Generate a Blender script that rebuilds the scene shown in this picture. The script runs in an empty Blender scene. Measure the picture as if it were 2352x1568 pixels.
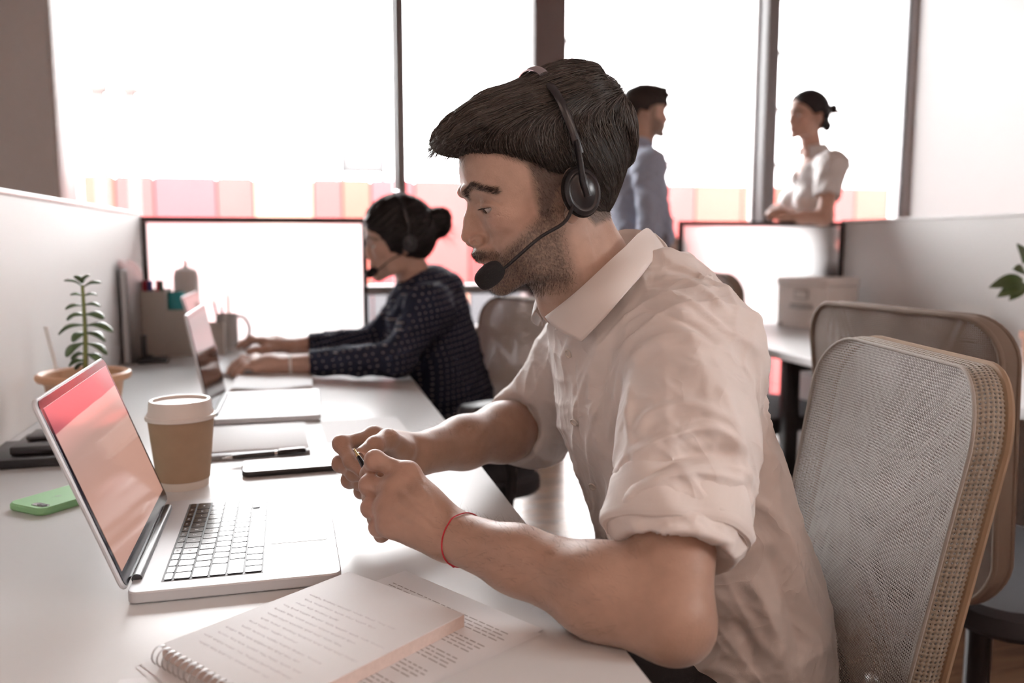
import bpy, bmesh, math, random
import numpy as np
from mathutils import Vector, Matrix, Euler

random.seed(7)
rng = np.random.default_rng(7)
SC = bpy.context.scene
COL = SC.collection
PI = math.pi

# ------------------------------------------------------------------ camera
CAM_H = 1.10
IMG_W, IMG_H, FPX = 2352.0, 1568.0, 1955.0
VPX, VPY = 700.0, 555.0                 # vanishing point of the desk's long direction
_d = np.array([(VPX-IMG_W/2)/FPX, -(VPY-IMG_H/2)/FPX, 1.0]); _d /= np.linalg.norm(_d)
_u = np.array([0, _d[2], -_d[1]]); _u /= np.linalg.norm(_u)
_x = np.array([_d[1]*_u[2]-_d[2]*_u[1], _d[2]*_u[0]-_d[0]*_u[2], _d[0]*_u[1]-_d[1]*_u[0]])
if _x[0] < 0: _x = -_x
CR = np.stack([_x, _d, _u])             # world = CR @ camera(right, up, forward)
cd = bpy.data.cameras.new('camera'); cam = bpy.data.objects.new('camera', cd); COL.objects.link(cam)
cd.sensor_width = 36.0; cd.lens = 36.0*FPX/IMG_W; cd.clip_start = 0.02; cd.clip_end = 300
_m = Matrix.Identity(4)
for i in range(3):
    _m[i][0] = CR[i][0]; _m[i][1] = CR[i][1]; _m[i][2] = -CR[i][2]
_m[2][3] = CAM_H
cam.matrix_world = _m
cd.dof.use_dof = True; cd.dof.focus_distance = 0.98; cd.dof.aperture_fstop = 3.4
SC.camera = cam

# ------------------------------------------------------------------ light
SC.view_settings.view_transform = 'Standard'; SC.view_settings.look = 'None'
SC.view_settings.gamma = 1.0; SC.view_settings.use_curve_mapping = False
SC.view_settings.exposure = 0.35
w = bpy.data.worlds.new('sky'); SC.world = w; w.use_nodes = True
bg = w.node_tree.nodes['Background']; bg.inputs[0].default_value = (1.0, 1.0, 1.0, 1); bg.inputs[1].default_value = 20.0
SC.cycles.max_bounces = 6; SC.cycles.diffuse_bounces = 4; SC.cycles.glossy_bounces = 3
SC.cycles.transmission_bounces = 6; SC.cycles.transparent_max_bounces = 16
SC.cycles.sample_clamp_indirect = 6.0; SC.cycles.use_denoising = True
SC.cycles.use_adaptive_sampling = True; SC.cycles.adaptive_threshold = .04
SC.cycles.caustics_reflective = False; SC.cycles.caustics_refractive = False

def ray(px, py):
    return CR @ np.array([(px-IMG_W/2)/FPX, -(py-IMG_H/2)/FPX, 1.0])
def atZ(px, py, z):
    r = ray(px, py); return np.array([0, 0, CAM_H]) + r*((z-CAM_H)/r[2])
def atY(px, py, y):
    r = ray(px, py); return np.array([0, 0, CAM_H]) + r*(y/r[1])
def atX(px, py, x):
    r = ray(px, py); return np.array([0, 0, CAM_H]) + r*(x/r[0])

# ------------------------------------------------------------------ materials
MATS = {}
def lin(c):
    return tuple((v/255/12.92 if v/255 <= .04045 else ((v/255+.055)/1.055)**2.4) for v in c)
def mat(name, col, rough=.5, metal=0.0, var=.04, vscale=30, bump=0.0, bscale=200, spec=.5, coat=0, sheen=0, sss=0, alpha=1, emit=None, estr=0, trans=0, ior=1.45):
    if name in MATS: return MATS[name]
    m = bpy.data.materials.new(name); m.use_nodes = True; MATS[name] = m
    nt = m.node_tree; b = nt.nodes['Principled BSDF']
    col = tuple(col)[:3]
    tc = nt.nodes.new('ShaderNodeTexCoord')
    nz = nt.nodes.new('ShaderNodeTexNoise'); nz.inputs['Scale'].default_value = vscale; nz.inputs['Detail'].default_value = 3
    nt.links.new(tc.outputs['Object'], nz.inputs['Vector'])
    mx = nt.nodes.new('ShaderNodeMix'); mx.data_type = 'RGBA'
    mx.inputs[6].default_value = tuple(max(0, v*(1-var)) for v in col)+(1,)
    mx.inputs[7].default_value = tuple(min(1, v*(1+var)) for v in col)+(1,)
    nt.links.new(nz.outputs['Fac'], mx.inputs[0]); nt.links.new(mx.outputs[2], b.inputs['Base Color'])
    b.inputs['Roughness'].default_value = rough; b.inputs['Metallic'].default_value = metal
    b.inputs['Specular IOR Level'].default_value = spec; b.inputs['IOR'].default_value = ior
    b.inputs['Coat Weight'].default_value = coat; b.inputs['Sheen Weight'].default_value = sheen
    b.inputs['Transmission Weight'].default_value = trans; b.inputs['Alpha'].default_value = alpha
    if sss:
        b.inputs['Subsurface Weight'].default_value = sss; b.inputs['Subsurface Radius'].default_value = (.012, .005, .003); b.inputs['Subsurface Scale'].default_value = .6
    if emit: b.inputs['Emission Color'].default_value = tuple(emit)+(1,); b.inputs['Emission Strength'].default_value = estr
    if bump:
        n2 = nt.nodes.new('ShaderNodeTexNoise'); n2.inputs['Scale'].default_value = bscale; n2.inputs['Detail'].default_value = 4
        nt.links.new(tc.outputs['Object'], n2.inputs['Vector'])
        bp = nt.nodes.new('ShaderNodeBump'); bp.inputs['Strength'].default_value = bump; bp.inputs['Distance'].default_value = .002
        nt.links.new(n2.outputs['Fac'], bp.inputs['Height']); nt.links.new(bp.outputs[0], b.inputs['Normal'])
    return m

def glass_mat(name, tint=(1, 1, 1), refl=1.0):
    m = bpy.data.materials.new(name); m.use_nodes = True; MATS[name] = m; nt = m.node_tree
    for n in list(nt.nodes): nt.nodes.remove(n)
    out = nt.nodes.new('ShaderNodeOutputMaterial'); tr = nt.nodes.new('ShaderNodeBsdfTransparent'); tr.inputs[0].default_value = tint+(1,)
    gl = nt.nodes.new('ShaderNodeBsdfGlossy'); gl.inputs['Roughness'].default_value = .02
    fr = nt.nodes.new('ShaderNodeFresnel'); fr.inputs[0].default_value = 1.45
    ml = nt.nodes.new('ShaderNodeMath'); ml.operation = 'MULTIPLY'; ml.inputs[1].default_value = refl; nt.links.new(fr.outputs[0], ml.inputs[0])
    mx = nt.nodes.new('ShaderNodeMixShader'); nt.links.new(ml.outputs[0], mx.inputs[0]); nt.links.new(tr.outputs[0], mx.inputs[1]); nt.links.new(gl.outputs[0], mx.inputs[2])
    nt.links.new(mx.outputs[0], out.inputs[0]); return m

def frosted_mat(name):
    m = bpy.data.materials.new(name); m.use_nodes = True; MATS[name] = m; nt = m.node_tree
    for n in list(nt.nodes): nt.nodes.remove(n)
    out = nt.nodes.new('ShaderNodeOutputMaterial')
    tl = nt.nodes.new('ShaderNodeBsdfTranslucent'); tl.inputs[0].default_value = (.92, .93, .93, 1)
    rf = nt.nodes.new('ShaderNodeBsdfRefraction'); rf.inputs['Color'].default_value = (.95, .96, .96, 1); rf.inputs['Roughness'].default_value = .42; rf.inputs['IOR'].default_value = 1.25
    df = nt.nodes.new('ShaderNodeBsdfDiffuse'); df.inputs[0].default_value = (.85, .86, .86, 1)
    m1 = nt.nodes.new('ShaderNodeMixShader'); m1.inputs[0].default_value = .40
    nt.links.new(tl.outputs[0], m1.inputs[1]); nt.links.new(rf.outputs[0], m1.inputs[2])
    m2 = nt.nodes.new('ShaderNodeMixShader'); m2.inputs[0].default_value = .12
    nt.links.new(m1.outputs[0], m2.inputs[1]); nt.links.new(df.outputs[0], m2.inputs[2])
    nt.links.new(m2.outputs[0], out.inputs[0]); return m

def wood_mat(name, c1, c2, rough=.25, axis=0, bump=.05):
    m = bpy.data.materials.new(name); m.use_nodes = True; MATS[name] = m; nt = m.node_tree; b = nt.nodes['Principled BSDF']
    tc = nt.nodes.new('ShaderNodeTexCoord'); mp = nt.nodes.new('ShaderNodeMapping'); oi = nt.nodes.new('ShaderNodeObjectInfo')
    s = [18, 18, 18]; s[axis] = 1.6; mp.inputs['Scale'].default_value = s
    nt.links.new(tc.outputs['Object'], mp.inputs[0])
    cmb = nt.nodes.new('ShaderNodeVectorMath'); cmb.operation = 'ADD'; nt.links.new(mp.outputs[0], cmb.inputs[0])
    ml = nt.nodes.new('ShaderNodeMath'); ml.operation = 'MULTIPLY'; ml.inputs[1].default_value = 37; nt.links.new(oi.outputs['Random'], ml.inputs[0]); nt.links.new(ml.outputs[0], cmb.inputs[1])
    nz = nt.nodes.new('ShaderNodeTexNoise'); nz.inputs['Scale'].default_value = 1; nz.inputs['Detail'].default_value = 5; nz.inputs['Distortion'].default_value = 1.2
    nt.links.new(cmb.outputs[0], nz.inputs['Vector'])
    mx = nt.nodes.new('ShaderNodeMix'); mx.data_type = 'RGBA'; mx.inputs[6].default_value = tuple(c1)+(1,); mx.inputs[7].default_value = tuple(c2)+(1,)
    rp = nt.nodes.new('ShaderNodeMapRange'); rp.inputs[1].default_value = .35; rp.inputs[2].default_value = .65; nt.links.new(nz.outputs['Fac'], rp.inputs[0])
    nt.links.new(rp.outputs[0], mx.inputs[0]); nt.links.new(mx.outputs[2], b.inputs['Base Color']); b.inputs['Roughness'].default_value = rough
    bp = nt.nodes.new('ShaderNodeBump'); bp.inputs['Strength'].default_value = bump; bp.inputs['Distance'].default_value = .002
    nt.links.new(nz.outputs['Fac'], bp.inputs['Height']); nt.links.new(bp.outputs[0], b.inputs['Normal']); return m

# ------------------------------------------------------------------ mesh helpers
class MB:
    def __init__(s): s.v = []; s.f = []; s.uv = None
    def add(s, verts, faces):
        o = len(s.v); s.v += [tuple(map(float, p)) for p in verts]; s.f += [tuple(i+o for i in f) for f in faces]; return s
    def box(s, a, b, bev=0.0, M=None):
        a = np.array(a, float); b = np.array(b, float); lo = np.minimum(a, b); hi = np.maximum(a, b)
        if bev <= 0:
            vs = [(x, y, z) for x in (lo[0], hi[0]) for y in (lo[1], hi[1]) for z in (lo[2], hi[2])]
            fs = [(0, 1, 3, 2), (4, 6, 7, 5), (0, 4, 5, 1), (2, 3, 7, 6), (0, 2, 6, 4), (1, 5, 7, 3)]
        else:
            bm = bmesh.new(); bmesh.ops.create_cube(bm, size=1)
            for v in bm.verts: v.co = Vector([lo[i]+(v.co[i]+.5)*(hi[i]-lo[i]) for i in range(3)])
            bev = min(bev, min(hi-lo)*.49)
            bmesh.ops.bevel(bm, geom=list(bm.edges), offset=bev, segments=2, affect='EDGES', profile=.5)
            bm.verts.index_update(); vs = [tuple(v.co) for v in bm.verts]; fs = [tuple(v.index for v in f.verts) for f in bm.faces]; bm.free()
        if M is not None: vs = [tuple(M @ Vector(p)) for p in vs]
        return s.add(vs, fs)
    def lathe(s, prof, c=(0, 0, 0), n=32, M=None):
        vs = []; fs = []; k = len(prof)
        for j in range(n):
            t = 2*PI*j/n
            for r, z in prof: vs.append((c[0]+r*math.cos(t), c[1]+r*math.sin(t), c[2]+z))
        for j in range(n):
            for i in range(k-1):
                a = j*k+i; b = ((j+1) % n)*k+i; fs.append((a, b, b+1, a+1))
        if M is not None: vs = [tuple(M @ Vector(p)) for p in vs]
        return s.add(vs, fs)
    def tube(s, pts, r, n=10, cap=True, flat=1.0, closed=False, upv=(0, 0, 1)):
        pts = [np.array(p, float) for p in pts]; K = len(pts); rs = r if hasattr(r, '__len__') else [r]*K
        vs = []; fs = []; prev = None
        for i in range(K):
            t = pts[(i+1) % K if closed else min(i+1, K-1)]-pts[(i-1) % K if closed else max(i-1, 0)]; t /= (np.linalg.norm(t)+1e-12)
            if prev is None:
                a = np.array(upv, float)
                if abs(a@t) > .95: a = np.array([1., 0, 0])
                prev = a
            nrm = prev-t*(prev@t); nrm /= (np.linalg.norm(nrm)+1e-12); bi = np.cross(t, nrm); prev = nrm
            for j in range(n):
                th = 2*PI*j/n; vs.append(pts[i]+rs[i]*(math.cos(th)*nrm*flat+math.sin(th)*bi))
        for i in range(K if closed else K-1):
            i2 = (i+1) % K
            for j in range(n): fs.append((i*n+j, i*n+(j+1) % n, i2*n+(j+1) % n, i2*n+j))
        if cap and not closed: fs.append(tuple(range(n))[::-1]); fs.append(tuple((K-1)*n+j for j in range(n)))
        return s.add(vs, fs)
    def prism(s, poly, z0, z1, M=None):
        n = len(poly); vs = [(p[0], p[1], z0) for p in poly]+[(p[0], p[1], z1) for p in poly]
        fs = [tuple(range(n))[::-1], tuple(range(n, 2*n))]+[(i, (i+1) % n, n+(i+1) % n, n+i) for i in range(n)]
        if M is not None: vs = [tuple(M @ Vector(p)) for p in vs]
        return s.add(vs, fs)
    def sphere(s, c, r, n=16, m=10, M=None):
        r = np.array(r if hasattr(r, '__len__') else [r]*3, float); vs = []; fs = []
        for i in range(m+1):
            ph = PI*i/m
            for j in range(n):
                th = 2*PI*j/n; vs.append((c[0]+r[0]*math.sin(ph)*math.cos(th), c[1]+r[1]*math.sin(ph)*math.sin(th), c[2]+r[2]*math.cos(ph)))
        for i in range(m):
            for j in range(n): fs.append((i*n+j, (i+1)*n+j, (i+1)*n+(j+1) % n, i*n+(j+1) % n))
        if M is not None: vs = [tuple(M @ Vector(p)) for p in vs]
        return s.add(vs, fs)
    def grid(s, fn, nu, nv, closed_u=False):
        vs = []; fs = []; uv = []
        for i in range(nu+(0 if closed_u else 1)):
            for j in range(nv+1): vs.append(fn(i/nu, j/nv))
        NU = nu if closed_u else nu+1
        for i in range(nu):
            for j in range(nv):
                a = i*(nv+1)+j; b = ((i+1) % NU)*(nv+1)+j; fs.append((a, b, b+1, a+1))
        return s.add(vs, fs)
    def mesh(s, name, m, smooth=True, angle=40):
        me = bpy.data.meshes.new(name); me.from_pydata(s.v, [], s.f); me.validate(clean_customdata=False)
        if m is not None: me.materials.append(m)
        bm = bmesh.new(); bm.from_mesh(me); bmesh.ops.remove_doubles(bm, verts=bm.verts, dist=1e-6); bmesh.ops.recalc_face_normals(bm, faces=bm.faces)
        bm.to_mesh(me); bm.free()
        if smooth:
            me.polygons.foreach_set('use_smooth', [True]*len(me.polygons)); me.set_sharp_from_angle(angle=math.radians(angle))
        return me
    def build(s, name, m, parent=None, smooth=True, angle=40):
        return link(name, s.mesh(name, m, smooth, angle), parent)

WORLD_ROOTS = set()                      # things whose parts are modelled in room coordinates
def link(name, me, parent=None, M=None):
    o = bpy.data.objects.new(name, me); COL.objects.link(o)
    if parent is not None:
        o.parent = parent
        if parent.name in WORLD_ROOTS: o.matrix_parent_inverse = Matrix.Translation(parent.location).inverted()
    if M is not None: o.matrix_local = M
    return o
def tag(o, label=None, cat=None, group=None, kind=None):
    if label: o['label'] = label
    if cat: o['category'] = cat
    if group: o['group'] = group
    if kind: o['kind'] = kind
    return o
def thing(name, label, cat, loc=(0, 0, 0), rz=0, group=None):
    o = bpy.data.objects.new(name, None); COL.objects.link(o); o.location = tuple(map(float, loc)); o.rotation_euler = (0, 0, rz); o.empty_display_size = .05
    return tag(o, label, cat, group)
def wthing(*a, **k):
    o = thing(*a, **k); WORLD_ROOTS.add(o.name); return o
def struct(name, mb, m, parent=None, **k):
    o = mb.build(name, m, parent, **k)
    if parent is None: o['kind'] = 'structure'
    return o
def copy_tree(o, parent=None):
    c = o.copy(); COL.objects.link(c); c.parent = parent
    for ch in list(o.children): copy_tree(ch, c)
    return c
def rbox(w_, d_, r, n=6):
    """rounded rectangle outline centred at origin"""
    out = []
    for cx, cy, a0 in ((w_/2-r, d_/2-r, 0), (-w_/2+r, d_/2-r, PI/2), (-w_/2+r, -d_/2+r, PI), (w_/2-r, -d_/2+r, 1.5*PI)):
        for i in range(n+1):
            t = a0+PI/2*i/n; out.append((cx+r*math.cos(t), cy+r*math.sin(t)))
    return out
def slab(mb, poly, z0, z1, bev=.001, M=None):
    """extruded outline with a small chamfer on both rims"""
    c = np.mean(np.array(poly), 0); P = np.array(poly); L = np.linalg.norm(P-c, axis=1, keepdims=True)
    Q = c+(P-c)*(1-bev/np.maximum(L, 1e-6)); n = len(P)
    rings = [(Q, z0), (P, z0+bev), (P, z1-bev), (Q, z1)]
    vs = [(p[0], p[1], z) for R_, z in rings for p in R_]; fs = [tuple(range(n))[::-1], tuple(range(3*n, 4*n))]
    for k in range(3):
        for i in range(n): fs.append((k*n+i, k*n+(i+1) % n, (k+1)*n+(i+1) % n, (k+1)*n+i))
    if M is not None: vs = [tuple(M @ Vector(p)) for p in vs]
    return mb.add(vs, fs)
def spline(pts, n):
    """Catmull-Rom through pts, n samples"""
    P = np.array(pts, float); K = len(P); out = []
    for t in np.linspace(0, K-1, n):
        i = min(int(t), K-2); f = t-i; p0 = P[max(i-1, 0)]; p1 = P[i]; p2 = P[i+1]; p3 = P[min(i+2, K-1)]
        out.append(.5*((2*p1)+(-p0+p2)*f+(2*p0-5*p1+4*p2-p3)*f*f+(-p0+3*p1-3*p2+p3)*f**3))
    return np.array(out)
# ================================================================== the setting
M_WALL = mat('wall_paint', (.80, .75, .71), .7, var=.02, vscale=3, bump=.05, bscale=120)
M_WALLW = mat('white_wall_paint', (.86, .83, .82), .6, var=.02, vscale=3, bump=.05, bscale=120)
M_PIER = mat('grey_wall_paint', (.84, .86, .88), .7, var=.03, vscale=3, bump=.05, bscale=120)
M_SALMON = mat('salmon_wall_paint', (.78, .60, .52), .7, var=.03, vscale=3)
M_CEIL = mat('ceiling_paint', (.80, .73, .68), .8, var=.02, vscale=4)
M_FRAME = mat('window_frame_metal', (.21, .20, .205), .35, metal=.2, var=.05)
M_FRAMEL = mat('pale_frame_metal', (.62, .58, .58), .4, var=.04)
M_SILL = mat('sill_white', (.82, .81, .80), .4, var=.02)
M_GLASS = glass_mat('window_glass')
M_FLOOR = wood_mat('floor_laminate', (.095, .052, .032), (.16, .09, .055), rough=.20, axis=0)
M_JOINT = mat('floor_joint', (.03, .02, .015), .6)

GLY = 4.62; WR = 3.62; WL = -3.0; RY = -3.2; CZ = 3.0
fl = struct('floor', MB().box((WL, RY, -.1), (WR, GLY+.15, -.006)), M_JOINT)
pw, pl = .19, 1.38
plank_me = MB().box((-pl/2+.0012, -pw/2+.0012, -.006), (pl/2-.0012, pw/2-.0012, 0)).mesh('plank', M_FLOOR)
nrow = int((GLY-RY)/pw)+1
cnt = 0
for r_ in range(nrow):
    y = RY+pw*(r_+.5); off = (r_ % 3)*.46
    c = 0
    x = WL-off+pl/2
    while x-pl/2 < WR:
        if y > .2 and x > -.9 and y < GLY+.1 and cnt < 260:
            link('plank', plank_me, fl, Matrix.Translation((x, y, 0))); cnt += 1
        x += pl
# floor behind the camera, where no single plank is in view
rest = MB().box((WL, RY, -.006), (WR, .1, 0))
struct('floor_rest', rest, M_FLOOR, fl)

struct('ceiling', MB().box((WL, RY, CZ), (WR, GLY+.15, CZ+.1)), M_CEIL)
struct('wall_left', MB().box((WL-.12, RY, 0), (WL, GLY+.15, CZ)), M_WALL)
struct('wall_right', MB().box((WR, 1.7, 0), (WR+.12, GLY+.15, CZ)).box((WR, RY, 0), (WR+.12, -2.8, CZ)).box((WR, -.6, 1.75), (WR+.12, 1.7, 2.6)).box((WR, -2.8, 0), (WR+.12, 1.7, 1.75)).box((WR, -2.8, 2.6), (WR+.12, 1.7, CZ)), M_WALLW)
w5 = tag(MB().box((WR+.05, -2.8, 1.75), (WR+.058, -.6, 2.6)).build('window_5', M_GLASS), kind='structure')  # added unseen window, lets neutral side light onto desk and partition
for y0 in (-2.8, -1.72, -.65): MB().box((WR+.03, y0, 1.75), (WR+.08, y0+.05, 2.6), .004).build('window_frame', M_FRAME, w5)
struct('wall_rear', MB().box((WL, RY-.12, 0), (WR, RY, CZ)), M_SALMON)
struct('wall_pier', MB().box((WL, 4.28, 0), (-1.085, GLY+.15, CZ), .006), M_PIER)
wb = struct('wall_back', MB().box((-1.085, GLY-.02, 0), (WR, GLY+.15, .06)).box((-1.085, GLY-.02, 2.86), (WR, GLY+.15, CZ)), M_WALL)
struct('trim_1', MB().box((-1.069, GLY-.16, .605), (1.204, GLY-.065, .65), .004).box((1.386, GLY-.16, .605), (WR-.03, GLY-.105, .65), .004), M_SILL)             # window sill
struct('baseboard_back', MB().box((-1.084, GLY-.030, 0), (1.204, GLY-.021, .058), .003), M_SILL)
struct('baseboard_right', MB().box((WR-.014, RY, 0), (WR-.0005, GLY-.036, .08), .003), M_SILL)
# white lit reveal of the left opening
struct('trim_2', MB().box((-1.084, 4.285, .0), (-1.070, GLY-.05, 2.86), .002), M_SILL)
# frame members: the window wall
mem = [(-1.15+.08, -1.0, .11), (.488, .546, .09), (2.655, 2.735, .16), (3.55, WR-.001, .07)]
wins = [(-1.07, .480), (.525, 1.225), (1.385, 2.590), (2.670, 3.60)]
frame_root = None
for n_, (x0, x1) in enumerate(wins, 1):
    wp = tag(MB().box((x0, GLY+.012, .06), (x1, GLY+.020, 2.86)).build('window_%d' % n_, M_GLASS), kind='structure')
    # frame bars: each its own part
    t = .012
    for (a, b) in (((x0, GLY-.005, .06), (x0+t, GLY+.045, 2.86)), ((x1-t, GLY-.005, .06), (x1, GLY+.045, 2.86))):
        MB().box(a, b, .004).build('window_frame', M_FRAMEL if n_ in (1, 3) else M_FRAME, wp)
    for z0, z1, d in ((.06, .10, .03), (2.82, 2.86, .03), (.818, .868, .058)):
        MB().box((x0+t, GLY-d, z0), (x1-t, GLY+.045, z1), .004).build('window_rail', M_FRAME, wp)
M_MULL = mat('mullion_grey', (.27, .255, .26), .4, var=.04)
struct('trim_3', MB().box((.480, GLY-.06, .06), (.525, GLY+.06, 2.86), .004), M_FRAME)
struct('trim_4', MB().box((2.590, GLY-.10, .06), (2.670, GLY+.06, 2.86), .004), M_MULL)
M_PILLAR = mat('pillar_brown_grey', (.17, .135, .13), .55, var=.05, vscale=5)
struct('trim_5', MB().box((1.205, GLY-.14, 0), (1.385, GLY+.15, CZ), .008), M_PILLAR)
struct('trim_6', MB().box((3.60, GLY-.03, .06), (WR-.001, GLY+.06, 2.86), .002), M_FRAMEL)

# ------------------------------------------------------------------ ceiling fill lamps added to brighten the room (unseen, above and behind the camera's view)
M_LAMP = mat('lamp_housing', (.8, .8, .8), .4)
M_DIFF = mat('lamp_diffuser', (.9, .85, .8), .5, emit=(1.0, .62, .45), estr=1.2)
def fill_lamp(x, y, label, watts):
    t = thing('fill_lamp', label, 'lamp', (x, y, CZ-.06), 0, 'added ceiling fill lamps')
    MB().box((-.62, -.16, 0), (.62, .16, .058), .006).build('housing', M_LAMP, t)
    MB().box((-.60, -.14, -.008), (.60, .14, .001), .003).build('diffuser', M_DIFF, t)
    ld = bpy.data.lights.new('fill_light', 'AREA'); ld.shape = 'RECTANGLE'; ld.size = 1.2; ld.size_y = .28; ld.energy = watts; ld.color = (1.0, .75, .62)
    lo = bpy.data.objects.new('fill_light', ld); COL.objects.link(lo); lo.parent = t; lo.location = (0, 0, -.012)
fill_lamp(-1.0, -.9, 'added long warm ceiling fill lamp behind the camera above the left desk', 8)
fill_lamp(1.4, -.9, 'added long warm ceiling fill lamp behind the camera above the right desk', 8)
fill_lamp(.3, -2.3, 'added long warm ceiling fill lamp nearest the rear wall', 8)

# ------------------------------------------------------------------ outside
M_PAVE = mat('outside_paving', (.04, .038, .039), .8, var=.1, vscale=.6)
struct('ground_outside', MB().box((-60, GLY+.6, -3.1), (60, 90, -3.0)), M_PAVE)
reds = [(.20, .030, .030), (.20, .040, .039), (.20, .049, .038), (.20, .040, .043), (.20, .052, .042), (.20, .043, .041)]
M_RED = [mat('panel_red_%d' % i, c, .8, var=.06, vscale=2, spec=.05) for i, c in enumerate(reds)]
M_PALE = mat('panel_pale_yellow', (.22, .115, .085), .8, var=.05, vscale=2, spec=.05)
M_GREYP = mat('panel_grey', (.04, .038, .04), .8, var=.05, vscale=2, spec=.05)
M_CORE = mat('building_core', (.2, .04, .04), .8, spec=.05)
t = thing('red_building', 'low building clad in pink and red upright panels beyond the windows', 'building', (0, 14, -3))
MB().box((-6.2, .05, 0), (22, 4, 5.06)).build('core', M_CORE, t)
x = -6.1; k = 0
pr = random.Random(3)
while x < 21.5:
    wd = pr.choice([.45, .55, .7, .9]); m_ = M_RED[pr.randrange(6)]
    if -.9 < x < .1: m_ = M_PALE
    if abs(x-2.9) < .5 or abs(x-4.2) < .3: m_ = M_RED[0]
    o = MB().box((x+.012, -.02, 3.3), (x+wd-.012, .06, 5.09), .01).build('panel', m_, t)
    o2 = MB().box((x+.012, -.02, .2), (x+wd-.012, .06, 3.24), .01).build('lower_panel', pr.choice([M_GREYP, M_RED[1], M_GREYP, M_PALE, M_GREYP]), t)
    x += wd; k += 1
M_WHITEB = mat('white_building', (.9, .89, .88), .6, var=.02, vscale=1)
M_LEDGE = mat('white_building_ledge', (.085, .080, .078), .8, spec=.1)
t = thing('white_building', 'pale tall building behind the red one beyond the right windows', 'building', (12, 26, -3))
MB().box((-5.2, .1, 0), (16, 6, 16)).build('wall', M_WHITEB, t)
for z in (6.6, 8.4, 10.2, 12.0): MB().box((-5.2, -.1, z), (16, .12, z+.12), .01).build('ledge', M_LEDGE, t)
M_AC = mat('rooftop_unit_grey', (.045, .047, .048), .8, spec=.1)
t = thing('rooftop_unit', 'pale grey rooftop unit on legs above the red building', 'rooftop unit', (1.0, 15.0, 2.062))
MB().box((-.34, -.25, .22), (.34, .25, .62), .03).build('casing', mat('rooftop_casing', (.085, .087, .088), .8, spec=.1), t)
for sx in (-.36, .32):
    MB().box((sx, -.28, 0), (sx+.04, -.22, .68), .005).build('leg', M_AC, t); MB().box((sx, .22, 0), (sx+.04, .28, .68), .005).build('leg', M_AC, t)
MB().box((-.36, -.29, .2), (.36, -.25, .24), .005).build('crossbar', M_AC, t)
M_POST = mat('outside_post_pink', (.10, .08, .076), .7, spec=.1)
for px0, px1, lab in ((212, 240, 'left one of two slim pinkish posts outside the window'), (288, 312, 'right one of two slim pinkish posts outside the window')):
    a = atY(px0, 250, 7.0); b = atY(px1, 250, 7.0)
    t = thing('outside_post', lab, 'post', ((a[0]+b[0])/2, 7.0, -3.0), 0, 'slim posts outside')
    hw = (b[0]-a[0])/2
    MB().box((-hw, -.05, 0), (hw, .05, 7.5), .008).build('shaft', M_POST, t)
    for z in (1.5, 3.4, 5.2, 6.0): MB().box((-hw-.02, -.07, z), (hw+.02, .07, z+.06), .008).build('clamp', M_POST, t)

# ================================================================== left desk row
DZ = .73; DXL, DXR = -.55, .275
M_DESK = mat('desk_white_laminate', (.695, .705, .715), .32, var=.015, vscale=6, spec=.5)
M_EDGE = mat('desk_edge_band', (.55, .50, .47), .4)
M_BLACKM = mat('black_metal', (.012, .012, .013), .4, var=.1)
def desk(label, x0, x1, y0, y1, legs):
    t = thing('office_desk', label, 'desk', (0, 0, 0), 0)
    MB().box((x0, y0, DZ-.027), (x1, y1, DZ), .0015).build('desktop', M_DESK, t)
    for (x, y) in legs: MB().box((x-.025, y-.025, 0), (x+.025, y+.025, DZ-.028), .003).build('leg', M_BLACKM, t)
    ys = sorted({round(y, 3) for _, y in legs}); xs = sorted({x for x, _ in legs})
    for y in ys: MB().box((xs[0]+.026, y-.02, DZ-.075), (xs[-1]-.026, y+.02, DZ-.029), .003).build('frame_bar', M_BLACKM, t)
    return t
desk('long white desk in front of the man and woman with headsets', DXL+.002, DXR, -.45, 3.165, [(-.48, -.2), (.2, -.2), (-.48, 1.55), (.2, 1.55), (-.48, 3.0), (.2, 3.0)])
M_PART = mat('partition_panel', (.80, .785, .775), .6, var=.02, vscale=2, bump=.03, bscale=600)
M_PTRIM = mat('partition_top_rail', (.88, .87, .86), .35)
def partition(label, x0, x1, y0, y1, tall=1.20):
    t = thing('desk_partition', label, 'partition', ((x0+x1)/2, (y0+y1)/2, 0))
    hx, hy = (x1-x0)/2, (y1-y0)/2
    MB().box((-hx, -hy, .05), (hx, hy, tall-.012), .002).build('panel', M_PART, t)
    MB().box((-hx-.001, -hy-.001, tall-.0115), (hx+.001, hy+.001, tall), .002).build('top_rail', M_PTRIM, t)
    for s in (-1, 1): MB().box((-hx*.9, s*(hy-.06)-.02, 0), (hx*.9, s*(hy-.06)+.02, .049), .002).build('foot', M_BLACKM, t)
partition('pale grey partition panel along the left side of the long desk', -.588, -.551, -.45, 3.215)
partition('beige grey partition panel along the right side of the right desk', 2.432, 2.469, .2, 3.53)
M_FROST = frosted_mat('frosted_glass')
M_FBLACK = mat('screen_frame_dark', (.03, .026, .027), .45)
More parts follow.
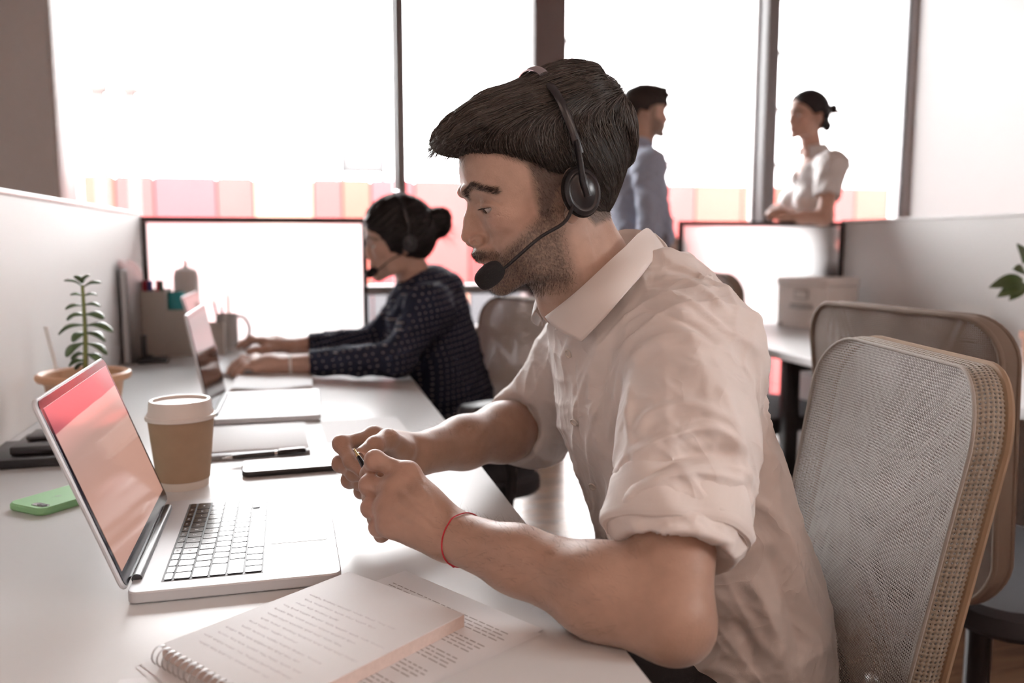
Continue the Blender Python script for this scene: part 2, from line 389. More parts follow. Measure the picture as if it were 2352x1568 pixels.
def frosted(label, x0, x1, y, top):
    t = thing('frosted_screen', label, 'partition', ((x0+x1)/2, y, DZ-.04)); h = (x1-x0)/2; z1 = top-(DZ-.04)
    MB().box((-h, -.011, z1-.020), (h, .011, z1), .002).build('top_bar', M_FBLACK, t)
    MB().box((-h, -.011, 0), (-h+.018, .011, z1-.0205), .002).build('side_bar', M_FBLACK, t)
    MB().box((h-.018, -.011, 0), (h, .011, z1-.0205), .002).build('side_bar', M_FBLACK, t)
    MB().box((-h+.0185, -.011, 0), (h-.0185, .011, .018), .002).build('bottom_bar', M_FBLACK, t)
    MB().add([(-h+.0182, 0, .0182), (h-.0182, 0, .0182), (h-.0182, 0, z1-.0202), (-h+.0182, 0, z1-.0202)], [(0, 1, 2, 3)]).build('frosted_pane', M_FROST, t)
frosted('frosted glass desk screen with dark frame behind the seated woman\'s laptop', -.549, .222, 3.19, 1.187)
frosted('frosted glass desk screen with dark frame that the standing woman leans on', 1.607, 2.431, 3.51, 1.191)

# ================================================================== right desk row
desk('white desk with black legs on the right carrying the storage box', 1.556, 2.43, .5, 3.49, [(1.63, .8), (2.36, .8), (1.63, 2.62), (2.36, 2.62)])
M_BOX = mat('storage_box_card', (.90, .86, .83), .6, var=.02)
M_BOXM = mat('storage_box_metal', (.55, .53, .51), .35, metal=.7)
c0 = np.array([2.120, 3.155]); c1 = np.array([2.020, 3.370])      # near and far bottom corners of the labelled end
dv = (c1-c0); Lb = np.linalg.norm(dv); dv /= Lb; nv = np.array([dv[1], -dv[0]])
ang = math.atan2(nv[1], nv[0])                                     # local +x points into the box
t = thing('storage_box', 'white lidded storage box with label holder on the right desk', 'box', (*(c0+c1)/2, DZ), ang)
hw = Lb/2; bl = .245; bh = .215
MB().box((0, -hw, .001), (bl, hw, bh-.035), .003).build('body', M_BOX, t)
MB().box((-.004, -hw-.004, bh-.034), (bl+.004, hw+.004, bh), .003).build('lid', M_BOX, t)
lh = MB().box((-.006, -.035, .125), (-.0005, .035, .165), .002).build('label_holder', M_BOXM, t)
MB().box((-.0065, -.028, .131), (-.0055, .028, .159)).build('label_card', mat('label_card', (.85, .83, .8), .6), lh)
MB().tube([(-.002, -.05, .095), (-.016, -.045, .09), (-.018, 0, .088), (-.016, .045, .09), (-.002, .05, .095)], .005, 8).build('handle', M_BOXM, t)
MB().box((-.003, -.055, .085), (-.0005, .055, .105), .001).build('handle_plate', M_BOXM, t)
for sy in (-1, 1): MB().box((-.0045, sy*(hw-.02)-.01, .0015), (-.0005, sy*(hw-.02)+.01, .02), .001).build('corner_cap', M_BOXM, t)

# low grey pedestal under the right desk
t = thing('drawer_pedestal', 'grey drawer unit under the right desk between its legs', 'cabinet', (2.215, 2.95, 0))
MB().box((-.2, -.25, .04), (.2, .25, .56), .004).build('body', mat('pedestal_grey', (.42, .40, .39), .5), t)
for i in range(3):
    d_ = MB().box((-.216, -.24, .055+i*.168), (-.2005, .24, .055+i*.168+.16), .003).build('drawer', mat('pedestal_front', (.47, .45, .44), .45), t)
    MB().tube([(-.218, -.05, .14+i*.168), (-.235, -.045, .14+i*.168), (-.235, .045, .14+i*.168), (-.218, .05, .14+i*.168)], .004, 8).build('handle', M_BOXM, d_)
for sx in (-.15, .15):
    for sy in (-.2, .2): MB().lathe([(.0, .0), (.02, .0), (.02, .039), (0, .039)], (sx, sy, 0), 12).build('foot', M_BLACKM, t)

# leafy plant at the right edge of the frame
def leaf_mesh(mb, base, tip, width, up=(0, 0, 1), droop=.15, thick=.0015, fold=.12, n=8, shape=.8):
    base = np.array(base, float); tip = np.array(tip, float); d = tip-base; L = np.linalg.norm(d); d /= L
    up = np.array(up, float); s = np.cross(d, up); s /= np.linalg.norm(s)+1e-9; u = np.cross(s, d)
    top = []; m_ = 5
    for i in range(n+1):
        t_ = i/n; wv = width*.5*(math.sin(PI*min(1, t_**shape)))**.8+width*.03
        if t_ > .97: wv = width*.03
        c = base+d*L*t_+u*(droop*L*(math.sin(PI*t_)))
        for j in range(m_):
            a = (j/(m_-1)-.5)*2; top.append(c+s*a*wv+u*(fold*wv*abs(a)))
    k = len(top); bot = [p-u*thick*(1-.0) for p in top]; fs = []
    for i in range(n):
        for j in range(m_-1):
            a = i*m_+j; fs.append((a, a+1, a+m_+1, a+m_)); fs.append((k+a, k+a+m_, k+a+m_+1, k+a+1))
    for i in range(n):
        a = i*m_; fs.append((a, a+m_, k+a+m_, k+a)); a = i*m_+m_-1; fs.append((a, k+a, k+a+m_, a+m_))
    for j in range(m_-1):
        fs.append((j, k+j, k+j+1, j+1)); a = n*m_+j; fs.append((a, a+1, k+a+1, k+a))
    mb.add(top+bot, fs); return mb
M_LEAFD = mat('ficus_leaf', (.055, .085, .028), .35, var=.35, vscale=25, spec=.6)
M_STEM = mat('plant_stem', (.16, .15, .06), .6)
M_POTB = mat('brown_pot', (.30, .13, .08), .5)
M_SOIL = mat('soil', (.05, .03, .018), .95, var=.4, vscale=120, bump=.8, bscale=200)
pb = atY(2420, 720, 1.85)
t = thing('potted_plant', 'glossy leaved plant in brown pot at the right edge of the photo', 'plant', (pb[0], 1.85, DZ))
MB().lathe([(0, 0), (.055, 0), (.07, .11), (.076, .112), (.076, .13), (.066, .13), (.064, .108), (0, .106)], n=28).build('pot', M_POTB, t)
MB().lathe([(0, .112), (.05, .114), (.063, .110)], n=20).build('soil', M_SOIL, t)
MB().tube(spline([(0, 0, .11), (-.015, 0, .2), (-.04, .005, .27), (-.045, 0, .34)], 10), [.006]*5+[.004]*5, 8).build('stem', M_STEM, t)
def rel(px, py, y=1.85): p = atY(px, py, y); return (p[0]-pb[0], p[1]-1.85, p[2]-DZ)
for bpx, tpx, wd in (((2350, 640), (2272, 660), .035), ((2352, 650), (2290, 682), .034), ((2356, 650), (2318, 690), .028), ((2352, 605), (2336, 560), .03), ((2370, 600), (2345, 590), .04), ((2362, 620), (2400, 590), .04), ((2365, 640), (2410, 660), .04), ((2370, 610), (2385, 555), .035), ((2355, 625), (2326, 618), .03)):
    y_ = 1.85+random.uniform(-.02, .02)
    leaf_mesh(MB(), rel(*bpx), rel(*tpx, y_), wd, up=(-.2, -.8, .5), droop=.1).build('leaf', M_LEAFD, t)
M_DARKP = mat('dark_plastic', (.02, .02, .023), .35, var=.1)
p = atZ(2352, 880, DZ)
t = thing('tape_dispenser', 'dark desk tape dispenser with blue reel at the right frame edge', 'tape dispenser', (p[0]+.03, p[1]-.10, DZ), .2)
MB().box((-.07, -.03, .0), (.07, .03, .022), .004).build('base', M_DARKP, t)
MB().lathe([(.010, -.012), (.030, -.012), (.030, .012), (.010, .012), (.010, -.012)], n=24, M=Matrix.Translation((-.02, 0, .036)) @ Matrix.Rotation(PI/2, 4, 'X')).build('tape_reel', mat('blue_tape', (.08, .13, .35), .3), t)
MB().box((.05, -.02, .0225), (.068, .02, .04), .003).build('cutter', M_DARKP, t)
p = atX(2232, 705, 2.40)
t = thing('note_card', 'small white note card standing on the desk against the right partition', 'card', (2.40, p[1], DZ))
MB().box((-.001, -.10, 0), (.001, .10, p[2]-DZ+.01)).build('card', mat('card_white', (.83, .81, .79), .6), t)
MB().box((-.02, -.03, 0), (.02, .03, .006), .002).build('card_foot', M_DARKP, t)
# ================================================================== laptops
M_ALU = mat('laptop_aluminium', (.60, .61, .63), .48, metal=.25, var=.02, spec=.35)
M_BEZEL = mat('laptop_bezel', (.012, .012, .020), .12, spec=.4)
M_KEY = mat('laptop_key', (.018, .018, .02), .22, spec=.7)
M_KEYG = mat('laptop_key_grey', (.55, .55, .57), .3)
M_WELL = mat('laptop_key_well', (.03, .03, .033), .5)
M_LEGEND = mat('key_legend', (.75, .75, .75), .5)
M_HINGE = mat('laptop_hinge', (.035, .04, .046), .3, spec=.6)
def reflection_screen_mat(name, stops, estr, band=None):
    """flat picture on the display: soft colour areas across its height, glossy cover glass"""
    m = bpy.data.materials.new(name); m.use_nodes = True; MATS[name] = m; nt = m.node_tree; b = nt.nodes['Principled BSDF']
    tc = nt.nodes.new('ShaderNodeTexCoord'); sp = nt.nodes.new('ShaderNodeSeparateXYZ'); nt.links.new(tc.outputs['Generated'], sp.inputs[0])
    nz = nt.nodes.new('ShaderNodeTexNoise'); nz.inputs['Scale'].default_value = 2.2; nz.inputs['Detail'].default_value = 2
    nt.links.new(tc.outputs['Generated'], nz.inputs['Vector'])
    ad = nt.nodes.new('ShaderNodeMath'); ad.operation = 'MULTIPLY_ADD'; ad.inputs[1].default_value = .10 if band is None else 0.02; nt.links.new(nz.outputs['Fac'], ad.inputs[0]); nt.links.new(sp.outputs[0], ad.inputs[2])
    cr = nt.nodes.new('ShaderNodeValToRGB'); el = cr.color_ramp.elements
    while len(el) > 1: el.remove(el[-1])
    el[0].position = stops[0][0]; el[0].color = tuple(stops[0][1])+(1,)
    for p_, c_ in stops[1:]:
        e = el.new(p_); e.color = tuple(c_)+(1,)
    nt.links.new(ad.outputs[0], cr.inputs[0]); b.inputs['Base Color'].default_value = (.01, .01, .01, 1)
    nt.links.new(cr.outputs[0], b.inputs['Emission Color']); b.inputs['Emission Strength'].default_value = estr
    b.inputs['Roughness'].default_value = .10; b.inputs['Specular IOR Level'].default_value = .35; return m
M_SCR1 = reflection_screen_mat('screen_pink_reflection', [(0, (.42, .23, .18)), (.45, (.44, .25, .20)), (.70, (.42, .26, .22)), (.83, (.58, .32, .28)), (.855, (.60, .32, .29)), (.86, (.36, .085, .10)), (1, (.38, .10, .12))], .92, band=1)  # pink reflection of shirt and room painted into the emission
M_SCR2 = mat('display_off', (.015, .012, .013), .06, spec=.7)
LW, LD, LT = .322, .216, .0138
ROWS = [  # (row depth, keys: (legend, width))
    (.55, [('esc', 1.0)]+[('F%d' % i, 1.0) for i in range(1, 13)]+[('', 1.0)]),
    (1, [(c, 1.0) for c in '`1234567890-=']+[('del', 1.55)]),
    (1, [('tab', 1.55)]+[(c, 1.0) for c in 'QWERTYUIOP[]\\']),
    (1, [('caps', 1.85)]+[(c, 1.0) for c in "ASDFGHJKL;'"]+[('ret', 1.85)]),
    (1, [('shift', 2.4)]+[(c, 1.0) for c in 'ZXCVBNM,./']+[('shift', 2.4)]),
    (1.08, [('fn', 1), ('ctrl', 1), ('alt', 1), ('cmd', 1.25), ('', 5.2), ('cmd', 1.25), ('alt', 1)]),
]
LEG = {}
def legend_mesh(lg):
    if lg not in LEG:
        cu = bpy.data.curves.new('key_legend', 'FONT'); cu.body = lg; cu.size = .0062 if len(lg) == 1 else .0036; cu.align_x = 'CENTER'; cu.align_y = 'CENTER'; cu.resolution_u = 2
        o = bpy.data.objects.new('tmp', cu); me = bpy.data.meshes.new_from_object(o); me.name = 'key_legend'; me.materials.clear(); me.materials.append(M_LEGEND)
        bpy.data.objects.remove(o); bpy.data.curves.remove(cu); LEG[lg] = me
    return LEG[lg]
def make_laptop(label, loc, rz, lid_deg, keymat, scrmat, legends, group='open silver laptops on the long desk'):
    """local axes: +x towards the user, +y to the user's right, origin under the middle of the hinge edge"""
    t = thing('laptop', label, 'laptop', loc, rz, group)
    base = MB(); slab(base, [(p[0]+LD/2, p[1]) for p in rbox(LD, LW, .010)], .0015, LT, .0016); base = base.build('base', M_ALU, t)
    for sx in (.02, LD-.02):
        for sy in (-1, 1): MB().lathe([(0, 0), (.008, 0), (.008, .002), (0, .002)], (sx, sy*.14, -.0003), 10).build('foot', M_WELL, t)
    kx0 = .030; kx1 = .030+.1035; ky = .138
    MB().box((kx0, -ky, LT-.0005), (kx1, ky, LT+.0003)).build('key_well', M_WELL if keymat is M_KEY else M_ALU, t)
    pitch = (kx1-kx0-.002)/(sum(r[0] for r in ROWS)); x = kx0+.0015; gap = .0021; cache = {}
    for dep, keys in ROWS:
        tot = sum(k[1] for k in keys); u = (2*ky-.003)/tot; y = -ky+.0015
        if len(keys) == 7: u = (2*ky-.003-3*.0198)/tot
        hx = dep*pitch-gap
        for lg, wd in keys:
            hy = wd*u-gap; kk = (round(hx, 5), round(hy, 5))
            if kk not in cache:
                b_ = MB(); slab(b_, [(p[0], p[1]) for p in rbox(hx, hy, .0016, 2)], 0, .0011, .0003); cache[kk] = b_.mesh('key', keymat)
            o = link('key', cache[kk], t, Matrix.Translation((x+dep*pitch/2, y+wd*u/2, LT+.0003)))
            if legends and lg:
                lo = link('key_legend', legend_mesh(lg), o)
                lo.location = (0, 0, .00118); lo.rotation_euler = (0, 0, PI/2)
            y += wd*u
        if len(keys) == 7:      # arrow cluster
            a = .0198; hx2 = (dep*pitch-gap)/2-.0004
            b_ = MB(); slab(b_, rbox(hx2, a-gap, .001, 2), 0, .0011, .0003); me = b_.mesh('key', keymat)
            for ix, iy in ((1, 0), (1, 1), (1, 2), (0, 1)):
                link('key', me, t, Matrix.Translation((x+hx2/2+.001+ix*(hx2+.0008), y+a*(iy+.5), LT+.0003)))
        x += dep*pitch
    b_ = MB(); slab(b_, [(p[0]+.173, p[1]) for p in rbox(.066, .100, .003, 3)], LT-.0002, LT+.00035, .0002); b_.build('trackpad', mat('trackpad', (.66, .67, .69), .45, metal=.2, var=.01, spec=.35), t)
    MB().box((LD-.0006, -.026, LT-.006), (LD+.0004, .026, LT-.0012), .0004).build('lid_notch', M_HINGE, t)
    MB().tube([(.0045, -.125, LT+.001), (.0045, .125, LT+.001)], .0055, 12).build('hinge_bar', M_HINGE, t)
    # lid hinges about the base's rear edge
    lid = MB(); slab(lid, [(p[0]+.2135/2+.002, p[1]) for p in rbox(.2135, LW, .010)], 0, .0052, .0016); lid = lid.build('lid', M_ALU, t)
    lid.location = (.001, 0, LT+.001); lid.rotation_euler = (0, -math.radians(lid_deg), 0)
    b_ = MB(); slab(b_, [(p[0]+.2135/2+.002, p[1]) for p in rbox(.2085, LW-.005, .008)], -.0008, .0001, .0003); b_.build('bezel', M_BEZEL, lid)
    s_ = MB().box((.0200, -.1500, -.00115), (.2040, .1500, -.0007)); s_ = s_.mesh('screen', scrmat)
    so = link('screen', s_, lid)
    return t
make_laptop('open laptop with dark keys and a painted pink reflection on its screen in front of the man with beard', (-.190, 1.062, DZ), .02, 110, M_KEY, M_SCR1, True)
make_laptop('open laptop between the coffee cup and the seated woman, nobody typing on it', (-.193, 1.945, DZ), .0, 101, M_KEYG, M_SCR2, False)
make_laptop('open laptop under the hands of the seated woman', (-.268, 2.60, DZ), .0, 106, M_KEYG, M_SCR2, False)

# ================================================================== coffee cup
M_KRAFT = mat('kraft_paper', (.34, .225, .145), .75, var=.08, vscale=60, bump=.05, bscale=900)
M_CUPW = mat('white_paper_cup', (.76, .70, .63), .5, var=.02)
M_LID = mat('cup_lid_plastic', (.84, .80, .76), .32)
t = thing('coffee_cup', 'brown paper coffee cup with white plastic lid beside the nearest laptop', 'cup', (-.190, 1.352, DZ))
MB().lathe([(0, .004), (.0345, .004), (.0345, 0), (.0365, 0), (.0472, .112), (.0465, .112), (.0362, .006)], n=48).build('cup_body', M_CUPW, t)
def cr_(z): return .0365+(.0472-.0365)*z/.112
MB().lathe([(cr_(.012)+.0002, .012), (cr_(.012)+.0011, .0125), (cr_(.108)+.0011, .1075), (cr_(.108)+.0002, .108)], n=48).build('sleeve', M_KRAFT, t)
MB().lathe([(.0472, .105), (.0505, .105), (.0512, .1075), (.0505, .1105), (.0482, .1115), (.0478, .114), (.0462, .1165), (.0448, .130), (.0432, .1335), (.0395, .1335), (.0385, .1295), (.02, .1285), (0, .1285)], n=48).build('lid', M_LID, t)
MB().box((-.007, -.036, .1292), (.007, -.026, .1315), .002).build('sip_tab', M_LID, t)

# ================================================================== phones
M_GREEN = mat('green_silicone', (.28, .55, .27), .55, var=.03)
M_GREEND = mat('green_emblem', (.22, .42, .22), .3)
a = np.array([-.416, 1.283]); b = np.array([-.355, 1.232]); mid = (a+b)/2; ed = (b-a)/np.linalg.norm(b-a); ld_ = np.array([-ed[1], ed[0]])
PW, PL = .074, .150
ctr = mid+ld_*PL/2; ang = math.atan2(ld_[1], ld_[0])
t = thing('phone', 'phone lying face down in a light green silicone case', 'phone', (*ctr, DZ), ang, 'phones on the long desk')
b_ = MB(); slab(b_, rbox(PL, PW, .013), .0, .0105, .0025); b_.build('case', M_GREEN, t)
# camera window of the case (near end)
c_ = MB(); slab(c_, [(p[0]-PL/2+.0145, p[1]-.017) for p in rbox(.013, .030, .0062)], .0102, .0108, .0002); cm = c_.build('camera_cutout', mat('case_cutout', (.10, .18, .10), .6), t)
c_ = MB(); slab(c_, [(p[0]-PL/2+.0145, p[1]-.017) for p in rbox(.0105, .027, .0050)], .0106, .0111, .0002); c_.build('camera_plate', mat('camera_plate', (.62, .62, .63), .25, metal=.6), cm)
for dy in (-.0075, .0005): MB().lathe([(0, .0006), (.0042, .0006), (.0042, 0)], (-PL/2+.0145, -.017+dy, .0111), 14).build('lens', M_BEZEL, cm)
# emblem pressed into the back: a plain rounded fruit outline with a leaf
ap = []
for i in range(40):
    th = 2*PI*i/40; r = .0052*(1-.16*max(0, math.sin(th))**6-.08*max(0, -math.sin(th))**8)
    x_, y_ = r*math.cos(th), r*math.sin(th)
    if (x_-.0066)**2+(y_-.0008)**2 < .0027**2:
        k_ = .0027/math.hypot(x_-.0066, y_-.0008); x_ = .0066+(x_-.0066)*k_; y_ = .0008+(y_-.0008)*k_
    ap.append((-y_-.022, x_))
em = MB().prism(ap, .0104, .01058); em.prism([(-y-.022, x) for x, y in [(.0002, .0056), (.0008, .0075), (.0026, .0086), (.002, .0066)]], .0104, .01058); em.build('emblem', M_GREEND, t)
M_PHONEGL = mat('phone_glass_reflection', (.86, .87, .88), .08, spec=.6, var=.0)  # white reflection on dark glass put into the base colour
t = thing('phone', 'black edged phone lying screen up beside the man\'s hands', 'phone', (-.030, 1.412, DZ), .07, 'phones on the long desk')
b_ = MB(); slab(b_, rbox(.158, .077, .011), 0, .0095, .003); b_.build('body', mat('phone_black_rim', (.015, .017, .018), .3), t)
b_ = MB(); slab(b_, rbox(.154, .073, .010), .0094, .0101, .0003); sc = b_.build('screen', M_PHONEGL, t)
MB().lathe([(0, .0102), (.003, .0102), (.003, .0099)], (.071, 0, 0), 12).build('home_key', mat('phone_key', (.3, .3, .3), .3), sc)

# ================================================================== papers and notebooks
M_PAPER = mat('white_paper', (.79, .80, .82), .7, var=.015, vscale=8)
M_PAGE = mat('page_edges', (.62, .50, .45), .8, var=.12, vscale=300)
M_INK = mat('blue_grey_ink', (.66, .66, .71), .7)
M_PRINT = mat('print_ink', (.30, .28, .28), .7)
M_WIRE = mat('wire_metal', (.5, .5, .5), .3, metal=.8)
A = np.array([-.138, .770]); B = np.array([.036, .904]); Cc = np.array([.117, .757])
ux = (B-A)/np.linalg.norm(B-A); uy = np.array([ux[1], -ux[0]]); NL = .2205; NW = .168     # local x along the long side, local y = uy
ang = math.atan2(ux[1], ux[0]); NH = .013
PAPZ = .0017
t = thing('spiral_notebook', 'open spiral notebook with handwriting nearest the camera', 'notebook', (*A, DZ+PAPZ), ang)
pg = MB().box((.006, -NW, .0), (NL, 0, NH-.0006)).build('page_block', M_PAGE, t)
MB().box((.003, -NW-.0005, NH-.0006), (NL+.0005, .0005, NH), .0002).build('top_page', M_PAPER, t)
for i in range(19):
    y_ = -.006-i*.0086
    pts = [(.008*math.cos(q)+.0015, y_+.0012*math.sin(q*.5), NH*.5+.0085*math.sin(q)) for q in np.linspace(-.9, PI+2.1, 16)]
    MB().tube(pts, .0006, 6).build('wire_ring', M_WIRE, t)
hw_ = MB(); rr = random.Random(5)
for ln in range(15):
    x_ = .030+ln*.0105
    y_ = -.012-rr.uniform(0, .012); end = -NW+rr.uniform(.015, .06)
    if ln in (5, 10): end = -.08
    if ln > 12: continue
    while y_ > end:
        wl = rr.uniform(.008, .02); n_ = max(6, int(wl/.0009)); pts = []
        for i in range(n_+1):
            q = i/n_; pts.append((x_+.0014*math.sin(q*n_*1.9+rr.uniform(-.4, .4))+rr.uniform(-.0004, .0004), y_-wl*q, NH+.00012))
        hw_.tube(pts, .00010, 4, cap=False); y_ -= wl+rr.uniform(.002, .004)
tag(hw_.build('handwriting', M_INK, t), kind='stuff')
# printed sheets under it
P0 = np.array([.100, .927]); P1 = np.array([.211, .751]); sx_ = (P1-P0)/np.linalg.norm(P1-P0); sy_ = np.array([sx_[1], -sx_[0]])
ang = math.atan2(sx_[1], sx_[0])
def sheet(label, org, a_, z, w_=.21, h_=.297, curl=0, text=0, seed=1, lift=None):
    t = thing('paper_sheet', label, 'paper', (*org, DZ), a_, 'loose sheets on the long desk')
    def fn(u, v):
        zz = z+curl*(max(0, u-.86)/.14)**2*(.4+.6*max(0, 1-v*2.4))
        return (w_*u, -h_*v, zz)
    mb = MB().grid(fn, 14, 14); nv = len(mb.v); top = list(mb.v); mb.add([(p[0], p[1], p[2]-.00025) for p in top], [tuple(reversed(f)) for f in list(mb.f)])
    mb.build('sheet', M_PAPER, t)
    if text:
        rr = random.Random(seed); tx = MB(); ln = 0; y_ = -.020
        while y_ > -h_*.72:
            x_ = .018+(.12 if ln == 0 else 0); xe = w_-.02 if ln % 5 else w_*.62
            while x_ < xe:
                wl = rr.uniform(.004, .013); tx.add([(x_, y_, z+.00012), (x_+wl, y_, z+.00012), (x_+wl, y_-.0013, z+.00012), (x_, y_-.0013, z+.00012)], [(0, 1, 2, 3)]); x_ += wl+.0022
            y_ -= .0056 if ln % 5 else .0105; ln += 1
        tag(tx.build('printed_text', M_PRINT, t, smooth=False), kind='stuff')
    return t
sheet('lower blank sheet of the pile under the spiral notebook', P0+np.array([-.002, -.006]), ang-.012, .0006, curl=.0)
sheet('printed sheet with curled corner under the spiral notebook', P0, ang, .0013, curl=.0, text=1, seed=3)
q = atZ(275, 1560, DZ)
sheet('small sheet peeking out left of the spiral notebook', (q[0], q[1]-.001), ang+.95, .0005, w_=.12, h_=.12)
M_GREYC = mat('grey_notebook_cover', (.30, .30, .31), .45)
t = thing('notebook', 'grey covered notebook with white page and black pen on it', 'notebook', (-.19, 1.493, DZ), .03, 'notebooks on the long desk')
MB().box((0, 0, 0), (.19, .235, .003), .001).build('cover', M_GREYC, t)
MB().box((.001, .022, .0031), (.187, .232, .0105), .0006).build('pages', M_PAPER, t)
MB().box((.0, -.001, .0031), (.19, .021, .0085), .003).build('spine', M_GREYC, t)
M_PENB = mat('pen_black', (.012, .012, .014), .25, spec=.6)
M_CHROME = mat('pen_chrome', (.75, .75, .76), .15, metal=1)
p0 = atZ(510, 1052, DZ+.012); p1 = atZ(708, 1034, DZ+.012)
def pen(label, a_, b_, r=.0048, gold=False):
    a_ = np.array(a_, float); b_ = np.array(b_, float); L = np.linalg.norm(b_-a_); d = Vector(b_-a_).normalized()
    t = thing('pen', label, 'pen', a_, 0, 'black pens'); t.rotation_mode = 'QUATERNION'; t.rotation_quaternion = d.to_track_quat('X', 'Z')
    Mx = Matrix.Rotation(PI/2, 4, 'Y')
    MB().lathe([(0, .016), (r*.8, .016), (r, .03), (r, L*.62), (r*1.04, L*.63), (r*1.04, L*.95), (r*.7, L*.97), (0, L*.97)], n=16, M=Mx).build('barrel', M_PENB, t)
    MB().lathe([(0, 0), (.0006, 0), (.0011, .004), (r*.55, .012), (r*.8, .016), (0, .016)], n=14, M=Mx).build('tip', mat('pen_gold', (.95, .72, .35), .2, metal=1) if gold else M_CHROME, t)
    MB().lathe([(r*1.02, L*.60), (r*1.12, L*.605), (r*1.12, L*.625), (r*1.02, L*.63)], n=16, M=Mx).build('ring', M_CHROME, t)
    MB().box((L*.66, -.0016, r*1.05), (L*.96, .0016, r*1.05+.0016), .0006).build('clip', M_CHROME, t)
    return t
pen('black pen with chrome ring lying on the grey notebook', p0, p1)
sheet('blank sheet between the grey notebook and the desk edge', (.02, 1.78), .05, .0006, w_=.16, h_=.2)
t = thing('notebook', 'closed white notebook beside the seated woman\'s hand', 'notebook', (-.19, 2.15, DZ), -.01, 'notebooks on the long desk')
MB().box((.0, .0, .0), (.20, .25, .003), .001).build('cover', mat('taupe_cover', (.36, .33, .31), .5), t)
MB().grid(lambda u, v: (.002+.196*u, .002+.246*v, .0125+.003*math.cos(u*PI*2)*(1-v)), 10, 4).build('top_page', M_PAPER, t)
MB().box((.002, .002, .0031), (.198, .248, .0092)).build('pages', M_PAGE, t)

# ================================================================== plant in the terracotta pot
M_TERRA = mat('terracotta_plastic', (.62, .36, .22), .5, var=.05, vscale=12)
M_JADE = mat('jade_leaf', (.065, .105, .045), .38, var=.35, vscale=40, spec=.5)
M_JSTEM = mat('jade_stem', (.17, .19, .06), .5, var=.2, vscale=60)
PY = 1.80; pc = atY(195, 850, PY); PX = pc[0]-.002
t = thing('potted_succulent', 'jade plant in an orange terracotta pot beside the nearest laptop', 'plant', (PX, PY, DZ))
MB().lathe([(0, 0), (.054, 0), (.057, .004), (.070, .095), (.074, .100), (.083, .103), (.086, .108), (.085, .115), (.080, .118), (.072, .114), (.069, .105), (.064, .09), (0, .088)], n=44).build('pot', M_TERRA, t)
MB().lathe([(0, .100), (.03, .102), (.055, .097), (.068, .099)], n=24).build('soil', M_SOIL, t)
def zt(x, y): return (40+x*.2551, 560+y*.2551)
def pl(x, y, dy=0): p = atY(*zt(x, y), PY+dy); return np.array([p[0]-PX, dy, p[2]-DZ])
st = spline([pl(612, 1130), pl(613, 1000), pl(612, 800), pl(600, 600), pl(590, 440), pl(585, 370)], 16)
MB().tube(st, list(np.linspace(.0050, .0028, 16)), 10).build('stem', M_JSTEM, t)
leaves = [((585, 385), (418, 330), .011), ((600, 385), (757, 350), .012), ((580, 350), (515, 285), .012), ((588, 350), (648, 283), .013), ((585, 465), (475, 458), .010), ((600, 468), (718, 460), .010), ((588, 555), (428, 588), .012), ((605, 550), (752, 562), .012), ((592, 640), (453, 685), .020), ((615, 635), (783, 672), .020), ((597, 730), (368, 818), .017), ((620, 735), (862, 792), .018), ((602, 805), (487, 875), .026), ((622, 800), (798, 876), .022), ((594, 890), (433, 1018), .021), ((627, 895), (812, 997), .017), ((602, 985), (498, 1038), .020), ((630, 990), (758, 1062), .018), ((600, 1045), (462, 1100), .018), ((615, 1080), (530, 1130), .016)]
def fat_leaf(bp, tp, w_, seed):
    r_ = random.Random(seed); bp = np.array(bp); tp = np.array(tp); d = tp-bp; L = np.linalg.norm(d); d /= L
    up = np.array([0, -.35, 1.0]); s = np.cross(d, up); s /= np.linalg.norm(s); u = np.cross(s, d)
    if u[2] < 0: u = -u
    mb = MB(); n = 12; m_ = 10; vs = []
    for i in range(n+1):
        q = i/n; wv = w_*.5*(.16+.84*math.sin(PI*min(1, q**1.35*.93+.03))**.75) if q < 1 else w_*.06
        th = .30*wv+.0007; c = bp+d*L*q+u*(.16*L*math.sin(PI*q))
        for j in range(m_):
            a_ = 2*PI*j/m_; vs.append(c+s*wv*math.cos(a_)+u*th*math.sin(a_))
    fs = [(i*m_+j, i*m_+(j+1) % m_, (i+1)*m_+(j+1) % m_, (i+1)*m_+j) for i in range(n) for j in range(m_)]
    fs += [tuple(range(m_))[::-1], tuple(n*m_+j for j in range(m_))]
    return mb.add(vs, fs)
for i, (b0, t0, w0) in enumerate(leaves):
    dy = ((i*37) % 11-5)*.004
    fat_leaf(pl(*b0), pl(*t0, dy), w0*1.15, i).build('leaf', M_JADE, t)
M_CLEAR = mat('clear_plastic', (.9, .9, .9), .1, trans=.9, ior=1.3)
t = thing('plant_tag', 'clear plastic tag stuck in the soil of the succulent pot', 'tag', (PX, PY, DZ))
MB().grid(lambda u, v: tuple(np.array(pl(232+u*40, 745, -.03))*(1-v)+np.array(pl(335+u*34, 1130, -.03))*v), 2, 6).build('tag_strip', mat('tag_plastic', (.86, .86, .85), .3), t)

